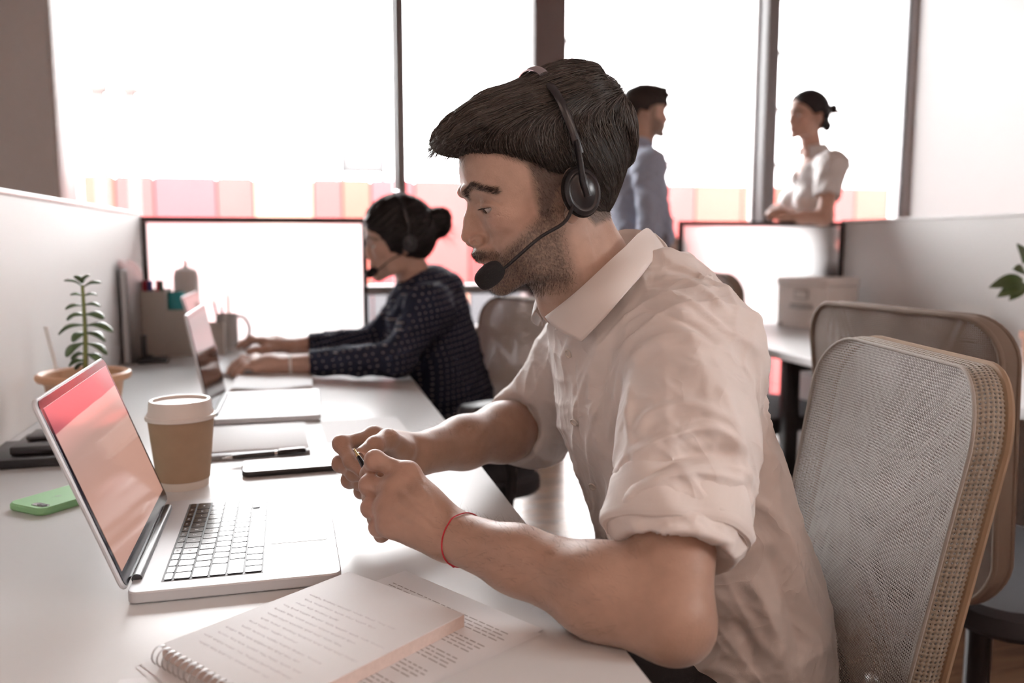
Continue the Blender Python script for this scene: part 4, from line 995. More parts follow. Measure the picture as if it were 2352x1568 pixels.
def build_head(fr, h=.0018, neck=None, female=False, ears=True, mouth_open=0., lid=.0, beard_bulge=0.):
    """skull, face, ears and neck in the head's own frame; returns mesh in WORLD space"""
    g = SDF((-.135, -.10, -.27), (.125, .10, .135), h)
    fm = 1.0 if not female else .93
    # cranium
    g.ell((-.013, 0, .028), (.0935, .0725, .092), 0)
    g.ell((.020, 0, .026), (.0630, .0560, .062), .02)
    # face column: super-elliptic slices, cut below by the jaw line
    vz = np.array([-.125, -.114, -.10, -.085, -.07, -.05, -.03, 0., .03, .06]); fu = np.array([.072, .0775, .0795, .0790, .0815, .0815, .0795, .0775, .0795, .0750]); hb = np.array([.028, .034, .0425, .0490, .0535, .0580, .0610, .0630, .0640, .0620])*(.95 if female else 1)
    def face(X, Y, Z):
        zz = np.clip(Z, -.125, .06); a = np.interp(zz, vz, fu).astype(np.float32); b = np.interp(zz, vz, hb).astype(np.float32)
        uc = .022; af = a-uc; e = np.where(X > uc, np.abs((X-uc)/af), np.abs((X-uc)/.055)); f = (e**2.5+(np.abs(Y)/b)**2.5)**(1/2.5)
        d = (f-1)*np.minimum(af, b)
        # jaw underside: from chin to the jaw angle
        d = smax(d, (-.1165+.30*np.maximum(.075-X, 0)-Z)*.95, .014)
        return smax(d, Z-.065, .03)
    g.op(face, (-.04, -.075, -.13), (.10, .075, .07), .016)
    for q in (1, -1):
        g.ell((.054, q*.041, -.024), (.021, .018, .015), .018)                      # cheekbone
        g.cone((.0880, q*.010, .0165), (.0665, q*.044, .0180), .0064 if not female else .0042, .0055, .012)   # brow ridge
        g.ell((.024, q*.050, -.080), (.024, .008, .020), .025)                      # jaw angle
        g.ell((.0925, q*.0335, -.004), (.0170, .0180, .0120), .010, 's')              # eye socket
    g.ell((.0735, 0, -.101), (.0145, .020, .0135), .012)                               # chin
    g.ell((.0930, 0, -.0885), (.0085, .020, .0045), .008, 's')                       # below the lip
    # nose
    nl = .93 if female else 1.0
    g.cone((.0795, 0, .004), (.0880+.002*nl, 0, -.018), .0060, .0068, .008); g.cone((.0880+.002*nl, 0, -.018), (.0972*nl, 0, -.0355), .0068, .0086, .006)
    g.ell((.0830, 0, -.0350), (.0130, .0145, .0150), .007)
    for q in (1, -1): g.ell((.0890*nl, q*.0118, -.0432), (.0112, .0080, .0078), .004)
    for q in (1, -1): g.ell((.0955*nl, q*.0062, -.0500), (.0055, .0028, .0042), .003, 's')
    # mouth
    g.ell((.0790, 0, -.0615), (.0145, .024, .011), .010)
    g.ell((.0815, 0, -.0690), (.0125, .0225, .0046), .004); g.ell((.0795, 0, -.0790), (.0125, .0205, .0054), .004)
    g.ell((.0960, 0, -.0741), (.012, .0225, .0012+mouth_open), .002, 's')
    if beard_bulge: g.ell((.0815, 0, -.0590), (.0140+beard_bulge, .026, .0065), .006)
    # eyelids
    for q in (1, -1):
        g.ell((.0650, q*.0315, -.006), (.0140, .0150, .0135), .003)
        g.ell((.0660, q*.0330, -.0108-lid), (.0215, .0150, .0030+lid*.5), .001, 's')
    if ears:
        for q in (1, -1):
            R = np.array([[.97, 0, .24], [0, 1, 0], [-.24, 0, .97]]) @ np.array([[math.cos(.35*q), math.sin(.35*q), 0], [-math.sin(.35*q), math.cos(.35*q), 0], [0, 0, 1]])
            g.ell((-.020, q*.0785, -.014), (.0165, .0055, .0270), .006, R=R); g.ell((-.0155, q*.0845, -.010), (.0100, .0055, .0190), .004, 's', R=R)
            g.ell((-.012, q*.077, -.040), (.0085, .0048, .0100), .006)
    # neck
    nk = neck or [((-.020, 0, -.03), .056), ((-.032, 0, -.125), .0585), ((-.062, 0, -.21), .066), ((-.085, 0, -.262), .078)]
    nk = [(p, r*(.86 if female else 1)) for p, r in nk]
    g.chain([p for p, r in nk], [r for p, r in nk], .028)
    if not female: g.ell((nk[1][0][0]+.052, 0, -.150), (.012, .010, .014), .015)    # larynx
    V, F = g.mesh(); V = relax(V, F, 1, .35)
    return fr.w(V), F
def stripe_mask(P, poly, w0): d, t = seg_dist(P, poly); return np.clip(1.25-d/w0, 0, 1)
def skin_color(fr, V, base, lips, brow=None, beard=0., beard_col=(.09, .06, .045), scalp=None, blush=.0):
    L = fr.l(V); u, s_, v = L[:, 0], np.abs(L[:, 1]), L[:, 2]
    C = np.tile(np.array(base, float), (len(V), 1))
    def mixc(C, c, m): return C*(1-m[:, None])+np.array(c)*m[:, None]
    rs = np.random.default_rng(11); nz = .5+.5*np.sin(v*900+3*np.sin(u*700))*np.sin(s_*800+2*np.sin(v*600)); nz2 = rs.random(len(V))
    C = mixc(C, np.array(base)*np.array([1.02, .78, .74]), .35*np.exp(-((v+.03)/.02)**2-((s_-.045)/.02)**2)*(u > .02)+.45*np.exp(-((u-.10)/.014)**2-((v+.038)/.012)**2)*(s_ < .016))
    m = np.clip(1.35-((s_/.025)**2+((v+.0742)/.0088)**2), 0, 1)*(u > .078); C = mixc(C, lips, m*.8)
    m = np.clip(1.2-((s_/.022)**2+((v+.0742)/.0016)**2), 0, 1)*(u > .078); C = mixc(C, np.array(lips)*.35, m*.8)
    if brow is not None:
        bm = stripe_mask(np.stack([s_, v], 1), [(.0095, .0085), (.018, .0150), (.032, .0205), (.045, .0150), (.053, .008)], .0052)*(u > .045); C = mixc(C, brow, np.clip(bm*1.2, 0, 1)*(.55+.45*nz)*.95)
    # lash lines
    em = np.exp(-((v+.0092)/.0018)**2)*np.exp(-((s_-.034)/.011)**4)*(u > .065)*(u < .092); C = mixc(C, (.05, .03, .025), em*.75)
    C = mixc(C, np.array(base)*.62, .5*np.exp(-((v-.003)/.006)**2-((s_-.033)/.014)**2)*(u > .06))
    if beard:
        cheek = -.018-.62*(u-.012); inb = np.clip((cheek-v)/.016, 0, 1)*np.clip((u+.014)/.022, 0, 1)*np.clip((v+.140)/.028, 0, 1)*np.clip((.099-u)/.004, 0, 1)
        inb *= 1-np.clip(1.3-((s_/.025)**2+((v+.0742)/.0085)**2), 0, 1)*(u > .078)
        inb = np.maximum(inb, np.clip(1.35-((s_/.031)**2+((v+.0600)/.0078)**2), 0, 1)*(u > .072)*1.0)
        inb = np.maximum(inb, np.clip((.020-np.abs(u-.006))/.006, 0, 1)*np.clip((.05-v)/.02, 0, 1)*np.clip((v+.06)/.03, 0, 1)*(s_ > .04)*.8)
        C = mixc(C, beard_col, np.clip(inb*(.62+.38*nz2)*beard, 0, .93))
    if scalp is not None: C = mixc(C, scalp[1], np.clip(-poly_sdf2(u, v, scalp[0])/.006+.3, 0, 1)*.85)
    return C
def eyes(fr, parent, iris=(.10, .06, .03), look=(-.35, 0.), lashes=True):
    me_w = mat('eye_white', (.62, .58, .55), .15, spec=.6); me_i = mat('iris_dark', (.05, .03, .02), .1, spec=.6)
    for q in (1, -1):
        c = fr.w((.0650, q*.0315, -.006)); o = MB().sphere(c, .0128*fr.k, 20, 14).build('eyeball', me_w, parent)
        d = np.array([math.cos(look[0]), 0, math.sin(look[0])]) ; cc = fr.w(np.array((.0650, q*.0315, -.006))+d*.0090)
        MB().sphere(cc, .0052*fr.k, 14, 10).build('iris', me_i, o)
        if lashes:
            n_ = 34; th = np.linspace(-.75, 1.25, n_); r_ = .0142
            P = np.stack([.0655+r_*np.cos(th)*.97, q*(.0318+r_*np.sin(th)), -.0076-.0012*np.sin(th)**2], 1); D_ = np.stack([np.cos(th)*.8, q*np.sin(th)*.8, -.35+0*th], 1)
            hairs('eyelashes', fr.w(P), D_ @ fr.R, np.tile(np.array([0, 0, .35]), (n_, 1)), .0055*fr.k, .00030*fr.k, mat('lash_black', (.012, .01, .01), .6), parent, seg=4, jitter=.08, seed=21)
def hairs(name, roots, dirs, bend, length, r, m, parent, seg=6, sides=3, jitter=.15, seed=1, taper=.2):
    """thin tapering strands: roots Nx3, unit dirs Nx3, bend Nx3 added quadratically"""
    N = len(roots); rs = np.random.default_rng(seed); dirs = dirs+rs.normal(size=(N, 3))*jitter; dirs /= np.linalg.norm(dirs, axis=1, keepdims=True)
    Ls = np.asarray(length)*np.ones(N)*(.7+.6*rs.random(N)); t = np.linspace(0, 1, seg+1)
    P = roots[:, None, :]+dirs[:, None, :]*(Ls[:, None]*t)[:, :, None]+(bend*Ls[:, None])[:, None, :]*(t**2)[None, :, None]
    T = np.gradient(P, axis=1); T /= np.linalg.norm(T, axis=2, keepdims=True)+1e-9
    up = rs.normal(size=(N, 1, 3)); A = np.cross(T, up); A /= np.linalg.norm(A, axis=2, keepdims=True)+1e-9; B_ = np.cross(T, A)
    rr = (np.asarray(r)*np.ones(N))[:, None]*(1-(1-taper)*t)[None, :]
    ring = np.stack([P+rr[:, :, None]*(math.cos(2*PI*j/sides)*A+math.sin(2*PI*j/sides)*B_) for j in range(sides)], 2)   # N,seg+1,sides,3
    V = ring.reshape(-1, 3); base = (np.arange(N)*(seg+1)*sides)[:, None, None]; i = np.arange(seg)[None, :, None]; j = np.arange(sides)[None, None, :]; j2 = (j+1) % sides
    F = np.stack([base+i*sides+j, base+i*sides+j2, base+(i+1)*sides+j2, base+(i+1)*sides+j], -1).reshape(-1, 4)
    return link(name, np_mesh(name, V, F, m), parent)
def surf_strands(V, F, n, flow, length, r, m, name, parent, seg=9, sides=3, lift=.001, seed=2, mask=None, wob=.06):
    """strands that run over a surface along a flow field (function of position and normal)"""
    rs = np.random.default_rng(seed); N = mesh_normals(V, F); c = rs.integers(0, len(V), n*3)
    if mask is not None: c = c[mask(V[c])]
    c = c[:n]; P0 = V[c]; N0 = N[c]; dirs = flow(P0, N0); dirs = dirs-N0*(dirs*N0).sum(1)[:, None]; dirs += rs.normal(size=dirs.shape)*wob; dirs /= np.linalg.norm(dirs, axis=1, keepdims=True)+1e-9
    L = length*(.5+rs.random(len(c))); t = np.linspace(-.5, .5, seg+1)
    # curve towards the surface: estimate curvature from the normal a step ahead
    from mathutils.kdtree import KDTree
    kd = KDTree(len(V[::3])); 
    for i, p in enumerate(V[::3]): kd.insert(p, i)
    kd.balance(); Vs = V[::3]; Ns = N[::3]
    pts = np.zeros((len(c), seg+1, 3))
    for i in range(len(c)):
        p = P0[i].copy(); d = dirs[i].copy(); st = L[i]/seg; of = lift*rs.uniform(.2, 1.0)
        for k in range(seg+1):
            _, j, _ = kd.find(p); nn = Ns[j]; q = p-nn*((p-Vs[j]) @ nn); pts[i, k] = q+nn*of*(1 if k else 0)
            d = d-nn*(d @ nn); fl_ = flow(q[None], nn[None])[0]; fl_ = fl_-nn*(fl_ @ nn); d = d/(np.linalg.norm(d)+1e-9)*.8+fl_/(np.linalg.norm(fl_)+1e-9)*.2; d /= np.linalg.norm(d)+1e-9; p = q+d*st
    T = np.gradient(pts, axis=1); T /= np.linalg.norm(T, axis=2, keepdims=True)+1e-9; up = rs.normal(size=(len(c), 1, 3)); A = np.cross(T, up); A /= np.linalg.norm(A, axis=2, keepdims=True)+1e-9; B_ = np.cross(T, A)
    tt = np.linspace(0, 1, seg+1); rr = r*(.7+.6*rs.random(len(c)))[:, None]*(1-.85*tt**2)[None, :]
    ring = np.stack([pts+rr[:, :, None]*(math.cos(2*PI*j/sides)*A+math.sin(2*PI*j/sides)*B_) for j in range(sides)], 2); VV = ring.reshape(-1, 3)
    base = (np.arange(len(c))*(seg+1)*sides)[:, None, None]; i = np.arange(seg)[None, :, None]; j = np.arange(sides)[None, None, :]; j2 = (j+1) % sides
    FF = np.stack([base+i*sides+j, base+i*sides+j2, base+(i+1)*sides+j2, base+(i+1)*sides+j], -1).reshape(-1, 4)
    return link(name, np_mesh(name, VV, FF, m), parent)
def grow_hand(g, W, MC, fingers, thumb, palm_n, rf=.0092, k=.010):
    """palm and five separate fingers: W wrist, MC list of knuckles, fingers list of joint lists, thumb joint list"""
    W = np.array(W); MC = [np.array(p) for p in MC]
    for i, p in enumerate(MC):
        wr = W+(p-np.mean(MC, 0))*.35; g.cone(wr, p, .0135, .0112 if i < 3 else .0100, .016)
    for i in range(3): g.cone(MC[i], MC[i+1], .0098, .0095, .012)
    g.ell(W*.45+np.mean(MC, 0)*.55, (.026, .026, .026), .02)
    for fi, js in enumerate(fingers):
        f = (1., 1.03, .98, .86)[fi]; rs = [rf*1.06*f, rf*1.02*f, rf*.93*f, rf*.80*f]; pts = [MC[fi]]+[np.array(p) for p in js]
        for q in range(3): g.cone(pts[q], pts[q+1], rs[q], rs[q+1], .006 if q else .008)
        g.cone(pts[1], pts[1]*.98+pts[2]*.02, rs[1]*1.07, rs[1]*1.07, .006)
    th = [np.array(p) for p in thumb]; rt = [.0165, .0130, .0112, .0092]
    for q in range(len(th)-1): g.cone(th[q], th[q+1], rt[q], rt[q+1], .012 if q == 0 else .006)
def nails(tips, mname, parent, skin=(.62, .42, .34)):
    m = mat(mname, skin, .25, spec=.6)
    for a, b, n_, wd in tips:
        a = np.array(a); b = np.array(b); d = b-a; L = np.linalg.norm(d); d /= L; n_ = np.array(n_, float); n_ -= d*(n_ @ d); n_ /= np.linalg.norm(n_); s = np.cross(d, n_); c = b
        MB().grid(lambda u, v: tuple(c+d*(.0055*(2*v-1))+s*(wd*(2*u-1)*(1-.18*(2*v-1)**2))+n_*(-.0022*(2*u-1)**2)), 8, 6).build('fingernail', m, parent)
# ================================================================== the man with the beard
MF = Frame((.2766, 1.02, 1.1664), 180, 15)
MY = 1.02
man = wthing('person', 'man in a white shirt and headset sitting at the desk holding a pen', 'person', (.54, 1.02, 0))
def hl(px, py, s_=0.):      # photo point on the head's middle plane (or s_ towards the camera) -> head coordinates
    q = MF.l(atY(px, py, MY-s_)); return (q[0], q[2])
HAIR_OUT = [(1064, 349), (1030, 349), (1008, 344), (995, 326), (1002, 305), (1014, 288), (1040, 264), (1075, 241), (1112, 217), (1150, 209), (1182, 197), (1208, 181), (1250, 160), (1295, 149), (1346, 162), (1391, 199), (1427, 248), (1439, 292), (1441, 332), (1430, 381), (1416, 412), (1400, 466), (1391, 500)]
HAIR_IN = [(1372, 520), (1352, 500), (1335, 440), (1300, 415), (1272, 412), (1248, 405), (1216, 384), (1150, 360), (1100, 352)]
SCALP_IN = [(1372, 520), (1352, 500), (1335, 440), (1300, 420), (1275, 440), (1262, 500), (1240, 500), (1232, 425), (1206, 382), (1150, 357), (1100, 350)]
P_OUT = [hl(*q) for q in HAIR_OUT]; P_IN = [hl(*q, .062) for q in HAIR_IN]
POLY_H = P_OUT+P_IN
V, F = build_head(MF, h=.0017, lid=.0006, beard_bulge=.0015)
V = strokes(V, F, [([(1086, 482), (1104, 465), (1130, 461), (1154, 473)], -.0014, 5), ([(1092, 478), (1112, 471), (1136, 472), (1150, 480)], .0008, 5), ([(1098, 496), (1125, 500), (1150, 490)], -.0007, 5), ([(1116, 530), (1121, 545), (1114, 560)], -.0024, 5), ([(1080, 560), (1090, 555), (1099, 560)], -.0035, 4), ([(1100, 540), (1106, 552), (1102, 562)], .0010, 6), ([(1125, 560), (1140, 580), (1150, 598)], -.0010, 7), ([(1125, 590), (1150, 610), (1160, 640)], -.0012, 9), ([(1060, 400), (1100, 395), (1140, 400)], .0008, 12)], facing=.0)
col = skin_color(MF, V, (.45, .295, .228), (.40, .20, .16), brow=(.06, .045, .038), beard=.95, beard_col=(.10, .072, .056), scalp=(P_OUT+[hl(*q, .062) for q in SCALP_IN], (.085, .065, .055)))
parts = [(V, F, col)]
SK = np.array((.35, .208, .150))
# near (left) arm with hand
A = lambda x, y, Y: atY(x, y, Y)
S1 = np.array([.408, .862, .982]); E1 = np.array([.312, .690, .762]); W1 = A(1028, 1226, .852)
nM = [A(938, 1087, .900), A(908, 1122, .892), A(893, 1166, .882), A(895, 1207, .868)]
nF = [[A(861, 1056, .920), A(846, 1088, .942), A(850, 1110, .955)], [A(848, 1114, .918), A(851, 1142, .942), A(880, 1146, .950)], [A(852, 1166, .905), A(863, 1191, .926), A(888, 1186, .936)], [A(868, 1210, .888), A(876, 1228, .902), A(896, 1220, .908)]]
nT = [A(985, 1180, .888), A(930, 1122, .935), A(885, 1090, .962), A(850, 1082, .968)]
g = SDF((-.0, .60, .66), (.50, 1.03, 1.05), .0021)
g.cone(S1, E1, .050, .040, 0); fa = E1*.72+W1*.28
g.cone(E1, fa, .0395, .0400, .016); g.cone(fa, E1*.35+W1*.65, .0400, .0325, .016); g.cone(E1*.35+W1*.65, W1, .0325, .0262, .016, flat=(.35, -.6, .7), fk=.93)
g.ell(E1+np.array([.014, -.004, -.016]), (.026, .026, .026), .02)                 # point of the elbow
g.ell(E1*.76+W1*.24+np.array([0, -.004, .002]), (.045, .036, .034), .03)
grow_hand(g, W1, nM, nF, nT, None)
V, F = g.mesh(); V = relax(V, F, 1, .4)
# knuckles, tendons and veins on the hand, muscle line on the forearm
V = strokes(V, F, [([(938, 1083), (990, 1150), (1010, 1190)], .0016, 7), ([(908, 1122), (965, 1170), (1005, 1205)], .0014, 7), ([(893, 1165), (950, 1195), (1000, 1225)], .0010, 7),
                   ([(925, 1110), (975, 1165)], -.0012, 7), ([(905, 1148), (955, 1185)], -.0012, 7), ([(900, 1190), (950, 1210)], -.0010, 7),
                   ([(862, 1072), (880, 1078)], -.0010, 4), ([(850, 1120), (866, 1122)], -.0009, 4), ([(955, 1075), (968, 1102), (975, 1112)], .0012, 4),
                   ([(1090, 1200), (1200, 1245), (1330, 1290)], .0022, 26), ([(1080, 1255), (1200, 1320), (1400, 1420)], -.0018, 22), ([(1030, 1190), (1060, 1200)], .0015, 10)])
def tint(V, base, red_pts=(), rad=.012, s=.35):
    C = np.tile(np.array(base), (len(V), 1))
    for p in red_pts:
        w_ = np.exp(-(np.linalg.norm(V-np.array(p), axis=1)/rad)**2)*s; C = C*(1-w_[:, None])+np.array([.42, .185, .135])*w_[:, None]
    return C
parts.append((V, F, tint(V, SK, nM+[f[0] for f in nF]+[f[2] for f in nF], .013, .38)))
NEAR_ARM = (V, F)
# far (right) arm with hand
S2 = np.array([.445, 1.17, 1.0]); E2 = np.array([.350, 1.300, .808]); W2 = A(962, 1043, 1.125)
fM = [A(858, 1001, 1.092), A(852, 1027, 1.102), A(853, 1056, 1.107), A(863, 1083, 1.106)]
fF = [[A(784, 1019, 1.062), A(806, 1060, 1.035), A(832, 1083, 1.015)], [A(783, 1064, 1.075), A(812, 1088, 1.042), A(842, 1094, 1.024)], [A(803, 1102, 1.080), A(828, 1110, 1.054), A(850, 1111, 1.038)], [A(830, 1128, 1.088), A(848, 1131, 1.068), A(864, 1126, 1.058)]]
fT = [A(925, 1034, 1.090), A(891, 1009, 1.062), A(861, 1023, 1.038), A(832, 1042, 1.020)]
g = SDF((-.02, .98, .70), (.52, 1.40, 1.06), .0021)
g.cone(S2, E2, .050, .043, 0); fa = E2*.7+W2*.3
g.cone(E2, fa, .044, .0435, .02); g.cone(fa, E2*.35+W2*.65, .0435, .036, .02); g.cone(E2*.35+W2*.65, W2, .036, .0285, .02)
grow_hand(g, W2, fM, fF, fT, None)
V, F = g.mesh(); V = relax(V, F, 1, .4)
V = strokes(V, F, [([(885, 1010), (930, 1035)], -.0012, 8), ([(846, 1012), (852, 1022), (856, 1034)], -.0009, 3), ([(950, 1010), (1000, 1015), (1080, 1010)], .0014, 12)])
parts.append((V, F, tint(V, SK, [f[0] for f in fF]+[f[2] for f in fF]+[fT[2]], .013, .3)))
FAR_ARM = (V, F)
# hidden trunk that carries neck and arms inside the shirt
g = SDF((.25, .78, .48), (.75, 1.26, 1.06), .008)
g.chain([(.42, 1.02, 1.02), (.46, 1.02, .92), (.52, 1.02, .72), (.56, 1.02, .56)], [.06, .095, .10, .11], .03, flat=(1, 0, 0), fk=.8)
g.cone((.43, .92, 1.0), S1, .05, .05, .03); g.cone((.43, 1.12, 1.0), S2, .05, .05, .03)
V, F = g.mesh(); parts.append((V, F, np.tile(SK, (len(V), 1))))
off = 0; VV = []; FF = []; CC = []
for v_, f_, c_ in parts: VV.append(v_); FF.append(f_+off); CC.append(c_); off += len(v_)
link('body', np_mesh('body', np.concatenate(VV), np.concatenate(FF), M_SKIN, np.concatenate(CC)), man)
eyes(MF, man, look=(-.45, 0))
M_NAIL = 'nail_pink'
nails([(fT[2], fT[3]*.92+fT[2]*.08+np.array([0, -.0085, .0035]), (-.25, -.9, .45), .0062)], M_NAIL, man)

# ------------------------------------------------------------------ hair
M_HAIR = hair_mat('brown_hair', (.026, .0235, .0220)); M_HAIR2 = hair_mat('brown_hair_strand', (.060, .050, .044), .36, .6)
g = SDF((-.155, -.11, -.12), (.165, .11, .155), .0022)
g.ell((-.014, 0, .030), (.113, .0835, .100), 0); g.ell((.028, 0, .030), (.074, .071, .072), .03)
g.ell((-.062, 0, .010), (.066, .066, .075), .03)
g.op(lambda X, Y, Z: poly_sdf2(X+0*Z, Z+0*X, POLY_H), (-.155, -.11, -.12), (.165, .11, .155), .034, 'i')
TOP = P_OUT[:20]+[hl(1400, 345, 0), hl(1300, 330, 0), hl(1180, 330, 0), hl(1110, 338, 0)]
def quiff(X, Y, Z):
    d2 = poly_sdf2(X+0*Z, Z+0*X, TOP); W_, r_ = .066, .040
    q1 = d2+r_; q2 = np.abs(Y)-W_+r_+np.maximum(X-.02, 0)*.12
    return np.minimum(np.maximum(q1, q2), 0)+np.sqrt(np.maximum(q1, 0)**2+np.maximum(q2, 0)**2)-r_
g.op(quiff, (-.15, -.1, .0), (.165, .1, .155), .012)
V, F = g.mesh(); V = relax(V, F, 3, .5)
N = mesh_normals(V, F)
topw = np.clip((V[:, 2]-.045)/.03, 0, 1)
gr = np.sin(V[:, 1]*420+V[:, 2]*300+3*np.sin(V[:, 0]*30)+2*np.sin(V[:, 1]*90))*.0011+np.sin(V[:, 1]*150+V[:, 2]*190+2*np.sin(V[:, 0]*22+1))*.0016
gr = gr*topw
V = V+N*gr[:, None]
VH = MF.w(V)
hair = link('hair', np_mesh('hair', VH, F, M_HAIR), man)
def flow_w(P, N_):
    L = MF.l(P); t = np.clip((L[:, 2]-.05)/.035, 0, 1)[:, None]
    d_top = np.stack([np.ones(len(L)), np.sign(L[:, 1])*.0-.18, -.18-.9*np.clip(L[:, 0]-.07, 0, .1)*6], 1); d_side = np.stack([-.35*np.ones(len(L)), np.zeros(len(L)), -np.ones(len(L))], 1)
    return (d_top*t+d_side*(1-t)) @ MF.R
surf_strands(VH, F, 4200, flow_w, .055, .00050, M_HAIR2, 'hair_strands', hair, seg=9, lift=.0022, seed=4, mask=lambda P: MF.l(P)[:, 2] > .055)
surf_strands(VH, F, 3600, flow_w, .016, .00030, M_HAIR2, 'short_hair', hair, seg=4, lift=.0015, seed=5, mask=lambda P: MF.l(P)[:, 2] <= .06)
# loose tips at the quiff and crown
r0 = np.random.default_rng(8); tp = []; td = []; tb = []
for (a, b, n_) in (((1004, 306), (1004, 340), 260), ((1004, 340), (1062, 346), 200), ((1040, 266), (1210, 184), 160), ((1210, 182), (1390, 200), 160)):
    for _ in range(n_):
        q = r0.random(); u_, v_ = hl(a[0]+(b[0]-a[0])*q, a[1]+(b[1]-a[1])*q); s_ = r0.uniform(-.045, .045)
        tp.append(MF.w((u_-.006, s_, v_))); td.append(np.array([.9, r0.normal()*.2, -.25 if a[1] > 290 else .18]) @ MF.R); tb.append(np.array([0, 0, -.35]) @ MF.R)
hairs('loose_hair', np.array(tp), np.array(td), np.array(tb), .022, .00034, M_HAIR2, hair, seed=3, jitter=.22)
# close-cropped sides over the fade
bvs, bns = parts[0][0], mesh_normals(parts[0][0], parts[0][1]); Ls = MF.l(bvs); dsc = -poly_sdf2(Ls[:, 0], Ls[:, 2], P_OUT+[hl(*q, .062) for q in SCALP_IN])
cs = np.where((dsc > -.002) & (dsc < .05) & (Ls[:, 2] > -.06) & (np.abs(Ls[:, 1]) > .03))[0]; cs = np.random.default_rng(6).choice(cs, 5000)
ds = np.tile(np.array([-.4, 0, -.9]) @ MF.R, (len(cs), 1))
hairs('cropped_side_hair', bvs[cs], bns[cs]*.35+ds*.8, np.zeros((len(cs), 3)), .0050, .00013, M_HAIR, hair, seg=3, jitter=.2, seed=16)
# stubble standing on the jaw
bc = parts[0][2]; bv = parts[0][0]; bn = mesh_normals(bv, parts[0][1]); Lh = MF.l(bv)
isb = (bc[:, 0] < .33) & (Lh[:, 2] < -.025) & (Lh[:, 0] > -.01); cand = np.where(isb)[0]; cand = np.random.default_rng(2).choice(cand, 6500)
dn = np.tile(np.array([.25, 0, -.9]) @ MF.R, (len(cand), 1))
hairs('beard', bv[cand], bn[cand]*.65+dn*.7, dn*.3, .0030, .00011, M_HAIR, man, seg=3, jitter=.25, seed=6)
mo = np.where(((np.abs(Lh[:, 1])/.033)**2+((Lh[:, 2]+.0600+.10*np.abs(Lh[:, 1]))/.0075)**2 < 1.1) & (Lh[:, 0] > .068))[0]; mo = np.random.default_rng(5).choice(mo, 1000)
dm = np.stack([.15*np.ones(len(mo)), np.sign(Lh[mo, 1])*.45, -.85*np.ones(len(mo))], 1) @ MF.R
hairs('moustache', bv[mo], bn[mo]*.25+dm*.9, -bn[mo]*.15, .0042, .00012, hair_mat('moustache_brown', (.10, .075, .058)), man, seg=4, jitter=.18, seed=26)
br = np.where((bc[:, 0] < .26) & (Lh[:, 2] > .004) & (Lh[:, 2] < .03) & (Lh[:, 0] > .045) & (np.abs(Lh[:, 1]) > .006))[0]; br = np.random.default_rng(3).choice(br, 700)
bd = np.stack([-.5*np.ones(len(br)), np.sign(Lh[br, 1])*.8, .25-8*np.clip(np.abs(Lh[br, 1])-.03, 0, 1)], 1) @ MF.R
hairs('eyebrows', bv[br], bd+bn[br]*.35, -bn[br]*.2, .0075, .00018, M_HAIR, man, seg=4, jitter=.12, seed=7)
# forearm hair
for nm, (av, af), e_, w_, n_ in (('arm_hair', NEAR_ARM, E1, W1, 1100), ('arm_hair', FAR_ARM, E2, W2, 500)):
    an = mesh_normals(av, af); t_ = ((av-e_) @ (w_-e_))/((w_-e_) @ (w_-e_)); upk = an[:, 2]-.3*an[:, 1]
    c_ = np.where((t_ > .12) & (t_ < 1.02) & (upk > -.35))[0]; c_ = np.random.default_rng(12).choice(c_, n_); ax = (w_-e_)/np.linalg.norm(w_-e_)
    hairs(nm, av[c_], an[c_]*.45+ax*.65+np.array([0, 0, .25]), np.tile(-ax*.0+np.array([0, 0, -.3]), (n_, 1)), .011, .00009, M_HAIR2, man, seg=4, jitter=.35, seed=13)

# ------------------------------------------------------------------ shirt
M_SHIRT = mat('white_shirt_cotton', (.80, .755, .73), .75, var=.02, vscale=20, bump=.10, bscale=1400, sheen=.08, sss=0)
g = SDF((.22, .59, .46), (.75, 1.40, 1.10), .0030)
zz = np.array([.46, .55, .65, .75, .85, .92, .98, 1.02, 1.05, 1.085])
fx_ = np.array([.400, .395, .390, .362, .324, .314, .306, .309, .335, .365]); bx_ = np.array([.690, .678, .650, .612, .572, .546, .522, .504, .490, .472])
cx = (fx_+bx_)/2; aa = (bx_-fx_)/2; bb = np.array([.185, .185, .185, .190, .195, .190, .165, .120, .088, .066])
def trunk(X, Y, Z):
    z = np.clip(Z, .46, 1.085); c = np.interp(z, zz, cx).astype(np.float32); a = np.interp(z, zz, aa).astype(np.float32); b = np.interp(z, zz, bb).astype(np.float32)
    e = (np.abs((X-c)/a)**2.2+np.abs((Y-MY)/b)**2.3)**(1/2.25); return smax((e-1)*np.minimum(a, b)*.9, Z-1.085, .01)
g.op(trunk, (.3, .8, .46), (.74, 1.24, 1.1), .0)
g.cone((.440, .95, 1.020), (.420, .866, .978), .050, .062, .05); g.cone((.440, 1.09, 1.020), (.445, 1.172, .985), .052, .070, .05)
g.ell((.478, 1.02, .955), (.072, .13, .080), .04)
C1 = S1*.30+E1*.70; C2 = E2*.90+W2*.10
g.chain([S1+np.array([.006, 0, -.005]), S1*.62+E1*.38+np.array([.006, -.004, 0]), C1+np.array([.004, -.002, 0])], [.068, .068, .0655], .035)
g.chain([S2+np.array([.0, 0, -.005]), S2*.6+E2*.4, E2, C2], [.072, .068, .063, .058], .035)
